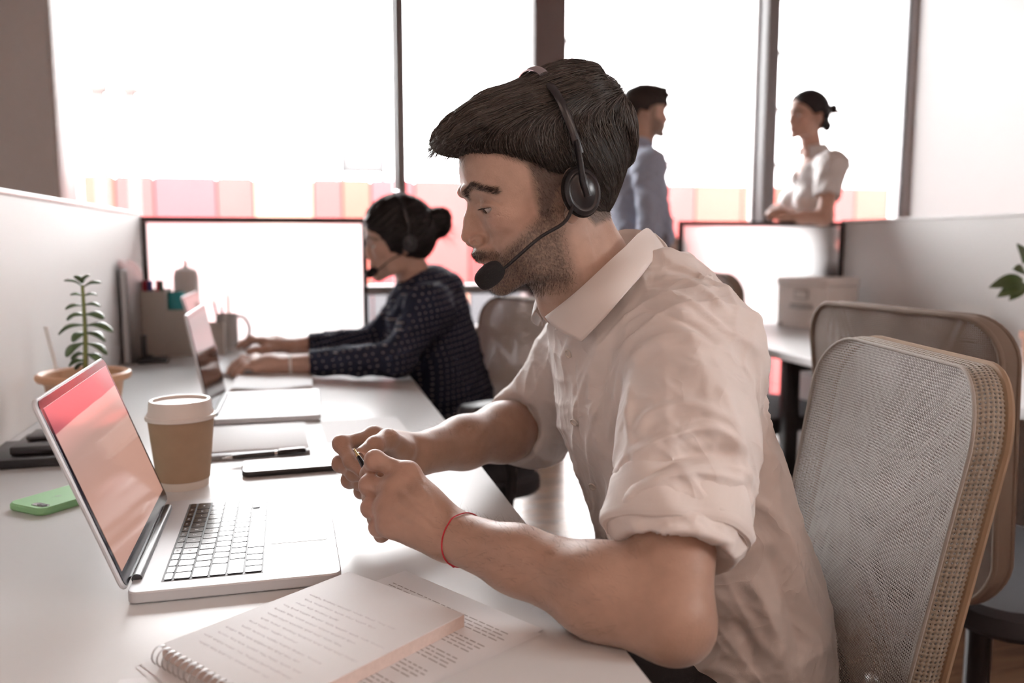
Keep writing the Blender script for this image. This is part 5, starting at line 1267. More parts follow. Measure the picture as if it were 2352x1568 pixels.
# cut both sleeve ends square to the arm and open the neck
for (Cc_, S_, E_) in ((C1, S1, E1), (C2, E2, W2)):
    d = (E_-S_)/np.linalg.norm(E_-S_); p = Cc_+d*.012
    g.cone(p+d*.09, p+d*.10, .088, .088, .006, 's')
nk0 = MF.w((-.032, 0, -.125)); nk1 = MF.w((-.062, 0, -.21)); g.cone(nk0+(nk0-nk1)*.6, nk1*.40+nk0*.60, .061, .054, .004, 's')
V, F = g.mesh(); V = relax(V, F, 2, .5)
V = folds(V, F, 21, .010, 34, 6); V = folds(V, F, 22, .0045, 75, 6)
ST = [  # folds traced on the sleeve
    ([(1425, 1175), (1480, 1120), (1590, 1085), (1720, 1110)], .006, 20), ([(1440, 1055), (1530, 1010), (1640, 985), (1735, 1060)], .006, 18), ([(1440, 1100), (1560, 1045), (1690, 1040)], -.005, 16),
    ([(1460, 1000), (1500, 950), (1600, 935), (1715, 985)], .0045, 16), ([(1470, 1180), (1560, 1150), (1680, 1200)], -.004, 14), ([(1470, 1225), (1580, 1215), (1690, 1250)], .004, 12),
    ([(1450, 850), (1480, 800), (1560, 770), (1640, 790)], .004, 18), ([(1445, 880), (1440, 960), (1435, 1060)], .003, 12),
    # shoulder and yoke pulls
    ([(1500, 640), (1590, 650), (1680, 720)], .0035, 9), ([(1480, 670), (1570, 685), (1690, 770)], .0035, 9), ([(1470, 705), (1560, 730), (1650, 790)], -.003, 10), ([(1430, 760), (1500, 720), (1600, 720)], .003, 9), ([(1520, 615), (1600, 630), (1660, 670)], -.0022, 8),
    # chest, running from the armpit
    ([(1440, 800), (1420, 900), (1400, 1020)], .0035, 10), ([(1400, 800), (1385, 900), (1370, 1000)], -.003, 12), ([(1360, 830), (1360, 930), (1385, 1060)], .003, 12), ([(1420, 930), (1440, 1050), (1430, 1150)], -.003, 12),
    ([(1320, 800), (1330, 1000), (1390, 1180)], -.0018, 4), ([(1290, 790), (1300, 1000), (1370, 1200)], .0022, 11),
    # flank and back
    ([(1740, 820), (1770, 1000), (1800, 1200)], .004, 22), ([(1715, 1320), (1760, 1400), (1800, 1540)], .006, 24), ([(1680, 1420), (1720, 1480), (1740, 1560)], -.005, 22), ([(1760, 1250), (1810, 1380), (1850, 1520)], -.005, 24), ([(1600, 700), (1700, 800), (1735, 950)], -.003, 20),
    ([(1700, 1130), (1790, 1200), (1850, 1330)], .004, 20)]
V = strokes(V, F, [(p_, a_*1.35, w_*.85) for p_, a_, w_ in ST])
def creases(m, scale, dist, strength):
    """sharp small cloth creases as relief on top of the modelled folds"""
    nt = m.node_tree; b = nt.nodes['Principled BSDF']; tc = nt.nodes.new('ShaderNodeTexCoord'); nz = nt.nodes.new('ShaderNodeTexNoise')
    nz.inputs['Scale'].default_value = scale; nz.inputs['Detail'].default_value = 2.5; nz.inputs['Distortion'].default_value = 1.4; nt.links.new(tc.outputs['Object'], nz.inputs['Vector'])
    s1 = nt.nodes.new('ShaderNodeMath'); s1.operation = 'SUBTRACT'; s1.inputs[1].default_value = .5; nt.links.new(nz.outputs['Fac'], s1.inputs[0])
    s2 = nt.nodes.new('ShaderNodeMath'); s2.operation = 'ABSOLUTE'; nt.links.new(s1.outputs[0], s2.inputs[0])
    s3 = nt.nodes.new('ShaderNodeMath'); s3.operation = 'POWER'; s3.inputs[1].default_value = .85; nt.links.new(s2.outputs[0], s3.inputs[0])
    bp = nt.nodes.new('ShaderNodeBump'); bp.invert = True; bp.inputs['Strength'].default_value = strength; bp.inputs['Distance'].default_value = dist
    old = b.inputs['Normal'].links[0].from_node if b.inputs['Normal'].links else None
    nt.links.new(s3.outputs[0], bp.inputs['Height'])
    if old: nt.links.new(old.outputs[0], bp.inputs['Normal'])
    nt.links.new(bp.outputs[0], b.inputs['Normal'])
M_SHIRTP = mat('white_shirt_cotton_pressed', (.80, .755, .73), .75, var=.02, vscale=20, bump=.10, bscale=1400)
creases(M_SHIRT, 9, .009, .6)
shirt = link('shirt', np_mesh('shirt', V, F, M_SHIRT), man)
def cuff(C_, d, rad, name, n=64, seed=1, lift=.0):
    """rolled sleeve end: a folded-back band with soft, uneven rim"""
    rs = np.random.default_rng(seed); d = d/np.linalg.norm(d); a_ = np.cross(d, (0, 1, 0.2)); a_ /= np.linalg.norm(a_); b_ = np.cross(d, a_); ph = rs.random(4)*6
    prof = [(-.040, .0035), (-.036, .0075), (-.020, .0090), (.0, .0088), (.012, .0080), (.0165, .0050), (.017, .0015), (.013, -.0015), (.0, -.0025), (-.03, -.003)]
    def fn(u, v):
        th = 2*PI*u; i = v*(len(prof)-1); k_ = min(int(i), len(prof)-2); f_ = i-k_; l_ = prof[k_][0]*(1-f_)+prof[k_+1][0]*f_; o_ = prof[k_][1]*(1-f_)+prof[k_+1][1]*f_
        wob = .0035*math.sin(2*th+ph[0])+.0022*math.sin(5*th+ph[1]+l_*60)+.0012*math.sin(9*th+ph[2]+l_*120); ln = l_+.006*math.sin(th+ph[3])*(l_ < 0)+.003*math.sin(3*th+ph[0])
        return tuple(C_+d*ln+(a_*math.cos(th)+b_*math.sin(th))*(rad+o_+wob))
    return MB().grid(fn, n, 27, closed_u=True).build(name, M_SHIRTP, shirt)
d1 = E1-S1; d2_ = W2-E2
cuff(C1+np.array([.003, -.002, 0]), d1, .0600, 'rolled_cuff', seed=3); cuff(C2, d2_, .0525, 'rolled_cuff', seed=5)
# collar: stand and fold-over leaf, near side then mirrored
def ypt(px, py, Y): return A(px, py, Y)
fold_n = [ypt(1500, 541, 1.02), ypt(1478, 530, .982), ypt(1432, 572, .952), ypt(1378, 627, .942), ypt(1322, 680, .952), ypt(1262, 728, .992)]
edge_n = [ypt(1532, 594, 1.02), ypt(1508, 590, .962), ypt(1470, 636, .918), ypt(1425, 688, .902), ypt(1382, 737, .908), ypt(1336, 784, .925)]
base_n = [ypt(1500, 590, 1.02), ypt(1470, 610, .975), ypt(1432, 650, .945), ypt(1380, 700, .935), ypt(1330, 740, .945), ypt(1275, 760, .990)]
def mirror(L): return [np.array([p[0], 2*MY-p[1], p[2]]) for p in L]
def collar_half(fo, ed, ba, nm):
    n = 28; fo = spline(fo, n); ed = spline(ed, n); ba = spline(ba, n); c = np.mean(fo, 0)
    def fn(u, v):
        i = min(int(round(u*(n-1))), n-1); o = fo[i]-c; o[2] = 0; o /= np.linalg.norm(o)+1e-9
        if v < .4: q = v/.4; p = ba[i]*(1-q)+fo[i]*q-o*.003*math.sin(PI*q)
        elif v < .5: q = (v-.4)/.1; p = fo[i]+o*.005*q+np.array([0, 0, .0022*math.sin(PI*q)])
        else: q = (v-.5)/.5; p = (fo[i]+o*.005)*(1-q)+ed[i]*q+o*.007*math.sin(PI*q)
        return tuple(p)
    mb = MB().grid(fn, n-1, 20); o = mb.build(nm, M_SHIRTP, shirt)
    md = o.modifiers.new('thick', 'SOLIDIFY'); md.thickness = .0016; md.offset = 0; return o
collar_half(fold_n, edge_n, base_n, 'collar'); collar_half(mirror(fold_n), mirror(edge_n), mirror(base_n), 'collar')
M_BUTTON = mat('shirt_button', (.72, .66, .60), .3)
# front placket buttons
from mathutils.bvhtree import BVHTree
bvh = BVHTree.FromPolygons([tuple(p) for p in V], [tuple(map(int, f)) for f in F])
for (bx_, by_) in ((1307, 812), (1320, 968), (1362, 1116)):
    r_ = ray(bx_, by_); hit = bvh.ray_cast(Vector((0, 0, CAM_H)), Vector(r_).normalized())
    if hit[0] is None: continue
    nrm = hit[1]; Mx = Matrix.Translation(hit[0]+nrm*.0012) @ nrm.to_track_quat('Z', 'Y').to_matrix().to_4x4()
    MB().lathe([(0, .0004), (.0035, .0004), (.0042, .0014), (.0052, .0014), (.0056, 0), (0, -.0008)], n=18, M=Mx).build('button', M_BUTTON, shirt)
# trousers and belt line, mostly below the frame
M_TROUS = mat('black_trousers', (.015, .013, .015), .8, bump=.2, bscale=500)
g = SDF((-.12, .74, .02), (.76, 1.30, .62), .008)
g.ell((.56, 1.02, .52), (.15, .17, .10), 0)
for s in (-1, 1):
    kn = (.08, 1.02+s*.14, .535); g.cone((.53, 1.02+s*.09, .53), kn, .088, .066, .04); g.cone(kn, (.06, 1.02+s*.13, .10), .060, .045, .03)
V, F = g.mesh(); V = folds(relax(V, F, 2), F, 5, .004, 30, 4); link('trousers', np_mesh('trousers', V, F, M_TROUS), man)
M_SHOE = mat('dark_shoe', (.02, .016, .014), .35)
for s in (-1, 1):
    g = SDF((-.20, .8, -.005), (.14, 1.28, .16), .006); y_ = 1.02+s*.13
    g.cone((.07, y_, .045), (-.12, y_, .035), .042, .036, 0); g.cone((.06, y_, .05), (.06, y_, .11), .042, .045, .03); g.op(lambda X, Y, Z: -Z+.001+0*X+0*Y, (-.2, .8, -.01), (.14, 1.28, .16), 0, 'i')
    V, F = g.mesh(); link('shoe', np_mesh('shoe', relax(V, F, 2), F, M_SHOE), man)
# red thread round the wrist
M_RED_T = mat('red_thread', (.45, .015, .03), .7)
ax = (E1-W1)/np.linalg.norm(E1-W1); cb = W1+ax*.020; e1_ = np.cross(ax, (0, 0, 1)); e1_ /= np.linalg.norm(e1_); e2_ = np.cross(ax, e1_)
bva = BVHTree.FromPolygons([tuple(p) for p in NEAR_ARM[0]], [tuple(map(int, f)) for f in NEAR_ARM[1]])
pts = []
for i in range(48):
    th = 2*PI*i/48; d = e1_*math.cos(th)+e2_*math.sin(th); c = cb-ax*.010*math.cos(th+.6)
    hit = bva.ray_cast(Vector(c+d*.09), Vector(-d), .09); pts.append(np.array(hit[0])+d*.0009 if hit[0] is not None else c+d*.03)
MB().tube(pts, .0007, 6, closed=True).build('thread_bracelet', M_RED_T, man)
kn = pts[int(np.argmin([project(np.array([p]))[0][1]*-1+project(np.array([p]))[0][0]*.3 for p in pts]))]
MB().tube([kn, kn+np.array([-.004, -.002, .004]), kn+np.array([-.009, -.002, .011])], [.0016, .0012, .0008], 6).build('thread_knot', M_RED_T, man)

# ------------------------------------------------------------------ headset and the pen he holds
M_HSB = mat('headset_black', (.012, .012, .015), .28, spec=.6); M_FOAM = mat('headset_foam', (.012, .011, .012), .95, bump=.6, bscale=900); M_HSS = mat('headset_silver', (.60, .60, .66), .2, metal=.9)
def headset(fr, label, group, cup=(-.0255, .0905, -.0175), mic=(.094, .052, -.0835), top=.1275, fine=True):
    t = wthing('headset', label, 'headset', tuple(fr.w((0, 0, top))), 0, group)
    c = np.array(cup)
    for q in (1, -1):
        cc = c*np.array([1, q, 1])
        # pad, shell and outer cap as discs lying against the ear
        def disc(prof, nm, m_, sx=.86):
            mb = MB(); vs = []; fs = []; n = 32
            for j in range(n):
                th = 2*PI*j/n
                for r_, o_ in prof: vs.append(fr.w(cc+np.array([r_*sx*math.cos(th), q*o_, r_*1.12*math.sin(th)])))
            k = len(prof)
            for j in range(n):
                for i in range(k-1): fs.append((j*k+i, ((j+1) % n)*k+i, ((j+1) % n)*k+i+1, j*k+i+1))
            return mb.add(vs, fs).build(nm, m_, t)
        disc([(0, -.010), (.020, -.010), (.0255, -.007), (.0265, -.003), (.0255, .0005), (.020, .002), (0, .002)], 'ear_cushion', M_FOAM)
        disc([(.0, .0015), (.0235, .0015), (.0245, .0035), (.0235, .0060), (.020, .0080), (.0185, .0072), (.0165, .0072), (.015, .0085), (0, .0105)], 'ear_shell', M_HSB)
        band_end = cc+np.array([.004, q*.006, .016])
        pts = [cc+np.array([.0, q*.0095, -.004]), band_end+np.array([.004, 0, .012])]
        MB().tube([fr.w(p) for p in spline([cc+np.array([-.002, q*.010, -.006]), cc+np.array([-.001, q*.011, .012]), cc+np.array([-.004, q*.008, .034]), cc+np.array([-.007, q*.003, .056])], 12)], [.0075*fr.k]*5+[.0055*fr.k]*7, 10, flat=.5).build('slider_arm', M_HSB, t)
    q = 1; a0 = c+np.array([.010, .003, .055]); tp = np.array([.034, 0, top])
    arc = [np.array([-.033, .0925, .024]), np.array([-.032, .0885, .055]), np.array([-.030, .0740, .093]), np.array([-.026, .040, top-.007]), np.array([-.024, 0, top]), np.array([-.026, -.040, top-.007]), np.array([-.030, -.0740, .093]), np.array([-.032, -.0885, .055]), np.array([-.033, -.0925, .024])]
    MB().tube([fr.w(p) for p in spline(arc, 40)], .0050*fr.k, 10, flat=.35, upv=tuple(fr.w((0, 1, 0))-fr.O)).build('headband', M_HSB, t)
    sp_ = spline([p*1.0+np.array([0, 0, .0085]) for p in arc], 61)[20:41]
    MB().tube([fr.w(p) for p in sp_], .0056*fr.k, 10, flat=.42, upv=tuple(fr.w((0, 1, 0))-fr.O)).build('headband_plate', M_HSS, t)
    m_ = np.array(mic)
    boom = spline([c+np.array([.015, .006, -.012]), c+np.array([.030, .004, -.028]), c*.45+m_*.55+np.array([-.006, .012, -.002]), m_+np.array([-.022, .008, .006]), m_+np.array([-.008, .002, .001])], 20)
    MB().tube([fr.w(p) for p in boom], list(np.linspace(.0022, .0019, 20)*fr.k), 8).build('microphone_boom', M_HSB, t)
    mb = MB(); ax_ = np.array([.9, -.15, -.42]); ax_ /= np.linalg.norm(ax_); up_ = np.cross(ax_, (0, 1, 0)); up_ /= np.linalg.norm(up_); sd = np.cross(up_, ax_); vs = []; n, k = 24, 14
    for i in range(k+1):
        a_ = PI*i/k; x_ = -math.cos(a_)*.0185; r_ = .0135*math.sin(a_)**.62
        for j in range(n): vs.append(fr.w(m_+ax_*x_+(up_*math.cos(2*PI*j/n)+sd*math.sin(2*PI*j/n))*r_))
    mb.add(vs, [(i*n+j, i*n+(j+1) % n, (i+1)*n+(j+1) % n, (i+1)*n+j) for i in range(k) for j in range(n)]).build('microphone_foam', M_FOAM, t)
    return t
headset(MF, 'black call headset with foam microphone worn by the man with the beard', 'headsets')
pa = A(813, 1030, 1.012); pb_ = A(848, 1092, .970)
dd = (pb_-pa)/np.linalg.norm(pb_-pa)
pen('thin black pen with gold tip held between the man\'s hands', pa, pa+dd*.130, r=.0034, gold=True)
# ================================================================== the seated woman
def frame_from(px, py, Y, face, pitch, k):
    """head frame placed so that the bridge of the nose lies on the photo point"""
    f = Frame((0, 0, 0), face, pitch, 0, k); return Frame(atY(px, py, Y)-f.w((.0885, 0, .002)), face, pitch, 0, k)
def multi(parts, name, m, parent):
    off = 0; VV = []; FF = []; CC = []
    for v_, f_, c_ in parts: VV.append(v_); FF.append(f_+off); CC.append(c_); off += len(v_)
    return link(name, np_mesh(name, np.concatenate(VV), np.concatenate(FF), m, np.concatenate(CC)), parent)
def head_ell(g, fr, c, r, k=0., mode='u'): g.ell(fr.w(c), np.array(r)*fr.k, k, mode, R=fr.R)
def hair_cap(fr, poly, out=.009, extra=(), h=.003, m=None, parent=None, name='hair', back=.012):
    """close hair: skull offset clipped to a side outline in head coordinates, plus extra lumps (centre, radii)"""
    g = SDF((-.21, -.12, -.16), (.14, .12, .16), h)
    g.ell((-.014, 0, .028), (.0955+out+back*.4, .0735+out, .093+out), 0); g.ell((.022, 0, .028), (.064+out, .058+out, .063+out), .02)
    g.ell((-.05, 0, .0), (.055+out, .060+out, .065+out), .03)
    g.op(lambda X, Y, Z: poly_sdf2(X+0*Z, Z+0*X, poly), (-.21, -.12, -.16), (.14, .12, .16), .005, 'i')
    for c, r in extra: g.ell(c, r, .012)
    V, F = g.mesh(); V = relax(V, F, 2); N = mesh_normals(V, F)
    V = V+N*(.0010*np.sin(V[:, 0]*160+V[:, 2]*260+3*np.sin(V[:, 1]*60)))[:, None]
    return link(name, np_mesh(name, fr.w(V), F, m), parent), fr.w(V), F
def dots_mat(name, base, dot, pitch, size):
    m = bpy.data.materials.new(name); m.use_nodes = True; MATS[name] = m; nt = m.node_tree; b = nt.nodes['Principled BSDF']
    tc = nt.nodes.new('ShaderNodeTexCoord'); sp = nt.nodes.new('ShaderNodeSeparateXYZ'); nt.links.new(tc.outputs['Object'], sp.inputs[0])
    def mth(op, a, b_=None):
        n = nt.nodes.new('ShaderNodeMath'); n.operation = op
        for i, v in enumerate((a, b_)):
            if v is None: continue
            if isinstance(v, (int, float)): n.inputs[i].default_value = v
            else: nt.links.new(v, n.inputs[i])
        return n.outputs[0]
    k = 2*PI/pitch; yy = mth('MULTIPLY', sp.outputs[1], .6)
    a = mth('COSINE', mth('MULTIPLY', mth('ADD', mth('ADD', sp.outputs[0], yy), mth('MULTIPLY', sp.outputs[2], .18)), k)); c = mth('COSINE', mth('MULTIPLY', mth('SUBTRACT', sp.outputs[2], mth('MULTIPLY', sp.outputs[0], .18)), k))
    d = mth('GREATER_THAN', mth('ADD', a, c), 2-size)
    mx = nt.nodes.new('ShaderNodeMix'); mx.data_type = 'RGBA'; mx.inputs[6].default_value = base+(1,); mx.inputs[7].default_value = dot+(1,); nt.links.new(d, mx.inputs[0]); nt.links.new(mx.outputs[2], b.inputs['Base Color'])
    b.inputs['Roughness'].default_value = .85; b.inputs['Specular IOR Level'].default_value = .15; return m

WF = frame_from(842, 558, 2.46, 180, 10, .96)
wo = wthing('person', 'seated woman in a navy polka dot shirt typing on a laptop', 'person', (.47, 2.46, 0))
V, F = build_head(WF, h=.0026, female=True, neck=[((-.022, 0, -.03), .052), ((-.034, 0, -.125), .052), ((-.060, 0, -.20), .06), ((-.08, 0, -.25), .07)])
parts = [(V, F, skin_color(WF, V, (.42, .25, .19), (.40, .15, .13), brow=(.05, .035, .03)))]
SKW = np.array((.42, .25, .19))
wS1 = A(985, 705, 2.31); wE1 = A(915, 822, 2.27); wW1 = A(655, 838, 2.395); wS2 = A(945, 690, 2.62); wE2 = A(862, 782, 2.72); wW2 = A(668, 795, 2.60)
def typing_hand(g, W, tips, Mc):
    fs = []
    for mc, tp in zip(Mc, tips):
        mc = np.array(mc); tp = np.array(tp); pip = mc*.52+tp*.48+np.array([0, 0, .016]); dip = mc*.2+tp*.8+np.array([0, 0, .008]); fs.append([pip, dip, tp])
    return fs
for (W_, E_, kn, tips, thm) in ((wW1, wE1, [(588, 822, 2.44), (583, 828, 2.42), (583, 836, 2.40), (588, 846, 2.385)], [(525, 848, 2.46), (524, 856, 2.435), (534, 862, 2.41), (545, 864, 2.39)], [(632, 838, 2.43), (590, 838, 2.46), (560, 848, 2.47), (545, 853, 2.475)]),
                         (wW2, wE2, [(605, 784, 2.56), (603, 783, 2.585), (605, 785, 2.61), (610, 790, 2.63)], [(548, 797, 2.555), (546, 795, 2.585), (550, 796, 2.61), (560, 799, 2.635)], [(640, 795, 2.575), (612, 803, 2.54), (588, 806, 2.53), (572, 808, 2.53)])):
    g = SDF(np.minimum(W_, E_)-np.array([.20, .10, .08]), np.maximum(W_, E_)+.06, .0032)
    g.cone(E_*.35+W_*.65, W_, .030, .0235, 0); g.cone(E_, E_*.35+W_*.65, .032, .030, .01)
    Mc = [A(*q) for q in kn]; tp = [A(*q) for q in tips]; grow_hand(g, W_, Mc, typing_hand(g, W_, tp, Mc), [A(*q) for q in thm], None, rf=.0080)
    V, F = g.mesh(); parts.append((V, F, np.tile(SKW, (len(V), 1))))
g = SDF((.05, 2.15, .68), (.62, 2.82, 1.05), .008); nbw = WF.w((-.066, 0, -.215))
for S_, E_ in ((wS1, wE1), (wS2, wE2)): g.cone(nbw, S_, .045, .036, .02); g.cone(S_, E_, .036, .033, .02)
V, F = g.mesh(); parts.append((V, F, np.tile(SKW, (len(V), 1))))          # arms and shoulders inside the shirt
multi(parts, 'body', M_SKIN, wo); eyes(WF, wo, lashes=False)
M_WH = hair_mat('black_hair', (.014, .012, .012)); M_WH2 = hair_mat('black_hair_strand', (.03, .026, .025))
def wl_(px, py, s_=0): q = WF.l(A(px, py, 2.46-s_)); return (q[0], q[2])
poly = [wl_(*q) for q in ((841, 526), (836, 505), (850, 465), (900, 430), (955, 430), (1005, 455), (1030, 500), (1020, 570), (1000, 606), (968, 616))]+[wl_(*q, .06) for q in ((930, 606), (905, 596), (896, 582), (886, 558), (866, 537))]
bc_ = WF.l(A(1005, 512, 2.46))
hw, hv, hf = hair_cap(WF, poly,   .010, [(tuple(bc_), (.042, .040, .047)), (tuple(bc_+np.array([-.018, .008, .018])), (.024, .024, .024)), (tuple(bc_+np.array([.040, 0, .014])), (.034, .034, .030))], .003, M_WH, wo)
surf_strands(hv, hf, 700, lambda P, N_: np.tile(np.array([-1, 0, .15]) @ WF.R, (len(P), 1)), .05, .0006, M_WH2, 'hair_strands', hw, seg=6, lift=.002, seed=9)
r0 = np.random.default_rng(4); rp = np.array([WF.w(bc_+np.array([r0.normal()*.018-.012, r0.normal()*.012, -.02+r0.normal()*.02])) for _ in range(90)]); rd = np.array([np.array([-.9, r0.normal()*.3, r0.normal()*.5-.3]) @ WF.R for _ in range(90)])
hairs('loose_hair', rp, rd, np.tile(np.array([0, 0, -.5]), (90, 1)), .03, .0005, M_WH, hw, seed=5)
M_DOTS = dots_mat('navy_polka_dots', (.018, .022, .040), (.42, .38, .38), .0165, .22)
g = SDF((.0, 2.10, .42), (.66, 2.86, 1.06), .0048)
nb = WF.w((-.066, 0, -.215))
g.chain([nb, A(990, 700, 2.46), A(1010, 800, 2.46), A(1040, 905, 2.46), A(1050, 1010, 2.46)], [.062, .105, .105, .108, .125], .05, flat=(1, 0, 0), fk=1.0)
g.ell(A(985, 720, 2.46), (.085, .16, .09), .05); g.ell(A(1010, 830, 2.46), (.095, .145, .14), .05); g.ell(A(945, 760, 2.46), (.07, .12, .08), .05)
for S_, E_, W_ in ((wS1, wE1, wW1), (wS2, wE2, wW2)):
    g.chain([nb*.4+S_*.6+np.array([0, 0, .0]), S_, E_], [.055, .058, .047], .04); g.cone(E_, W_+(E_-W_)*.10, .047, .034, .025)
    d = (W_-E_)/np.linalg.norm(W_-E_); g.cone(W_+d*.04, W_+d*.05, .058, .058, .003, 's')
n0 = WF.w((-.034, 0, -.125)); n1 = WF.w((-.06, 0, -.2)); g.cone(n0+(n0-n1), n1, .052, .05, .004, 's')
V, F = g.mesh(); V = folds(relax(V, F, 1), F, 31, .008, 45, 6); shw = link('shirt', np_mesh('shirt', V, F, M_DOTS), wo)
def ring_collar(c, axis, rad, hgt, m, parent, flare=.012, front=PI, gap=.35, name='collar', tilt=None):
    axis = np.array(axis, float)/np.linalg.norm(axis); fwd = np.array(tilt, float); fwd -= axis*(fwd @ axis); fwd /= np.linalg.norm(fwd); sd = np.cross(axis, fwd)
    def fn(u, v):
        th = gap+(2*PI-2*gap)*u; d = fwd*math.cos(th)+sd*math.sin(th); pt = .6*math.exp(-(min(u, 1-u)/.08)**2)
        if v < .45: q = v/.45; return tuple(c+axis*hgt*q+d*(rad+.002*q))
        q = (v-.45)/.55; return tuple(c+axis*(hgt*(1-q*(1.15+pt)))+d*(rad+.004+flare*q))
    o = MB().grid(fn, 36, 14).build(name, m, parent); md = o.modifiers.new('thick', 'SOLIDIFY'); md.thickness = .002; md.offset = 0; return o
ring_collar(WF.w((-.058, 0, -.165)), WF.w((0, 0, .1))-WF.w((-.03, 0, 0)), .054, .034, M_DOTS, shw, tilt=(-1, 0, -.2))
g = SDF((-.1, 2.2, .02), (.72, 2.74, .62), .010); g.ell(A(1050, 1010, 2.46), (.14, .17, .11), 0)
for s in (-1, 1):
    kn = (.02, 2.46+s*.11, .53); g.cone((.42, 2.46+s*.08, .53), kn, .085, .062, .04); g.cone(kn, (.03, 2.46+s*.10, .06), .055, .04, .03); g.cone((.03, 2.46+s*.10, .05), (-.06, 2.46+s*.10, .045), .042, .035, .02)
V, F = g.mesh(); link('trousers', np_mesh('trousers', relax(V, F, 2), F, mat('dark_trousers', (.02, .02, .024), .8)), wo)
MB().tube([wW1+(wE1-wW1)*.05+np.array([0, .026*math.cos(t_), .026*math.sin(t_)]) for t_ in np.linspace(0, 2*PI, 24, endpoint=False)], .004, 8, closed=True).build('wrist_band', mat('white_band', (.75, .73, .7), .4), wo)
headset(WF, 'silver topped call headset worn by the seated woman', 'headsets', top=.129)

# ================================================================== the two people talking by the window
def standing_legs(x, y, z, m, parent, name='trousers', spread=.09, hip=.95):
    g = SDF((x-.22, y-.24, .0), (x+.24, y+.24, hip+.12), .012); g.ell((x, y, hip), (.115, .165, .12), 0)
    for s in (-1, 1): g.cone((x, y+s*spread, hip-.05), (x+.01, y+s*spread, .5), .085, .060, .04); g.cone((x+.01, y+s*spread, .5), (x, y+s*spread, .07), .060, .045, .03); g.cone((x, y+s*spread, .045), (x+.0, y+s*spread, .045), .045, .045, .02)
    V, F = g.mesh(); V[:, 2] = np.maximum(V[:, 2], .003); return link(name, np_mesh(name, relax(V, F, 1), F, m), parent)
SY = 3.82
GF = frame_from(1528, 256, SY, -4, 0, 1.02)
sm = wthing('person', 'standing man with a beard in a light blue shirt by the window', 'person', (A(1478, 600, SY)[0], SY, 0))
V, F = build_head(GF, h=.0036, neck=[((-.020, 0, -.03), .055), ((-.028, 0, -.125), .057), ((-.045, 0, -.20), .064), ((-.06, 0, -.25), .08)])
parts = [(V, F, skin_color(GF, V, (.50, .31, .235), (.42, .2, .17), brow=(.06, .04, .03), beard=.85, beard_col=(.07, .048, .036)))]
SKM = np.array((.50, .31, .235))
nb = GF.w((-.05, 0, -.215)); cxm = nb[0]
sl = np.array([cxm-.01, SY+.185, 1.44]); sr = np.array([cxm-.01, SY-.185, 1.44])
er = np.array([cxm-.03, SY-.245, 1.15]); el = np.array([cxm+.02, SY+.24, 1.15]); wr = A(1512, 572, SY-.10); wlf = A(1540, 545, SY+.06)
g = SDF((cxm-.15, SY-.33, .95), (cxm+.38, SY+.33, 1.25), .005)
for E_, W_, kn, tp, th in ((er, wr, [(1535, 566, SY-.09), (1537, 572, SY-.10), (1537, 578, SY-.10), (1535, 584, SY-.10)], [(1556, 568, SY-.03), (1558, 574, SY-.03), (1557, 580, SY-.03), (1553, 586, SY-.04)], [(1520, 566, SY-.08), (1535, 560, SY-.05), (1546, 562, SY-.03), (1552, 566, SY-.02)]),
                       (el, wlf, [(1550, 558, SY+.04), (1553, 565, SY+.03), (1553, 572, SY+.02), (1550, 578, SY+.02)], [(1560, 575, SY-.0), (1561, 582, SY-.0), (1559, 588, SY-.0), (1555, 592, SY-.0)], [(1545, 552, SY+.04), (1556, 556, SY+.02), (1562, 562, SY+.0), (1565, 568, SY-.01)])):
    g.cone(E_, E_*.4+W_*.6, .043, .036, 0); g.cone(E_*.4+W_*.6, W_, .036, .027, .02); Mc = [A(*q) for q in kn]; tpp = [A(*q) for q in tp]
    grow_hand(g, W_, Mc, [[mc*.55+t_*.45+np.array([.008, 0, .004]), mc*.25+t_*.75+np.array([.008, 0, 0]), t_] for mc, t_ in zip(Mc, tpp)], [A(*q) for q in th], None)
V, F = g.mesh(); parts.append((V, F, np.tile(SKM, (len(V), 1))))
g = SDF((cxm-.15, SY-.33, 1.08), (cxm+.2, SY+.33, 1.56), .009)
for S_, E_ in ((sr, er), (sl, el)): g.cone(nb, S_, .05, .045, .02); g.cone(S_, E_, .045, .04, .02)
V, F = g.mesh(); parts.append((V, F, np.tile(SKM, (len(V), 1)))); multi(parts, 'body', M_SKIN, sm); eyes(GF, sm, lashes=False)
def gl_(px, py, s_=0): q = GF.l(A(px, py, SY-s_)); return (q[0], q[2])
M_GH = hair_mat('dark_brown_hair', (.030, .023, .020))
poly = [gl_(*q) for q in ((1530, 245), (1552, 236), (1548, 215), (1510, 195), (1470, 192), (1435, 205), (1415, 245), (1418, 290), (1440, 302))]+[gl_(*q, .06) for q in ((1462, 275), (1470, 252), (1480, 252), (1484, 268), (1490, 262), (1493, 245), (1510, 240))]
hair_cap(GF, poly, .010, [((.078, 0, .072), (.030, .055, .016)), ((.04, 0, .098), (.06, .055, .018))], .0035, M_GH, sm)
M_BLUE = mat('light_blue_shirt', (.40, .46, .60), .75, var=.03, bump=.1, bscale=800, sheen=.2)
g = SDF((cxm-.22, SY-.34, .90), (cxm+.25, SY+.34, 1.56), .0060)
g.chain([nb+np.array([0, 0, -.02]), (cxm, SY, 1.36), (cxm+.03, SY, 1.18), (cxm+.03, SY, .95)], [.064, .125, .130, .118], .06); g.ell((cxm, SY, 1.37), (.115, .185, .13), .05); g.ell((cxm+.04, SY, 1.12), (.125, .165, .16), .05)
for S_, E_, W_ in ((sr, er, wr), (sl, el, wlf)):
    g.chain([nb*.35+S_*.65, S_, E_], [.06, .072, .055], .045); g.cone(E_, E_*.62+W_*.38, .055, .047, .02); d = (W_-E_)/np.linalg.norm(W_-E_); p = E_*.62+W_*.38; g.cone(p+d*.055, p+d*.06, .06, .06, .003, 's')
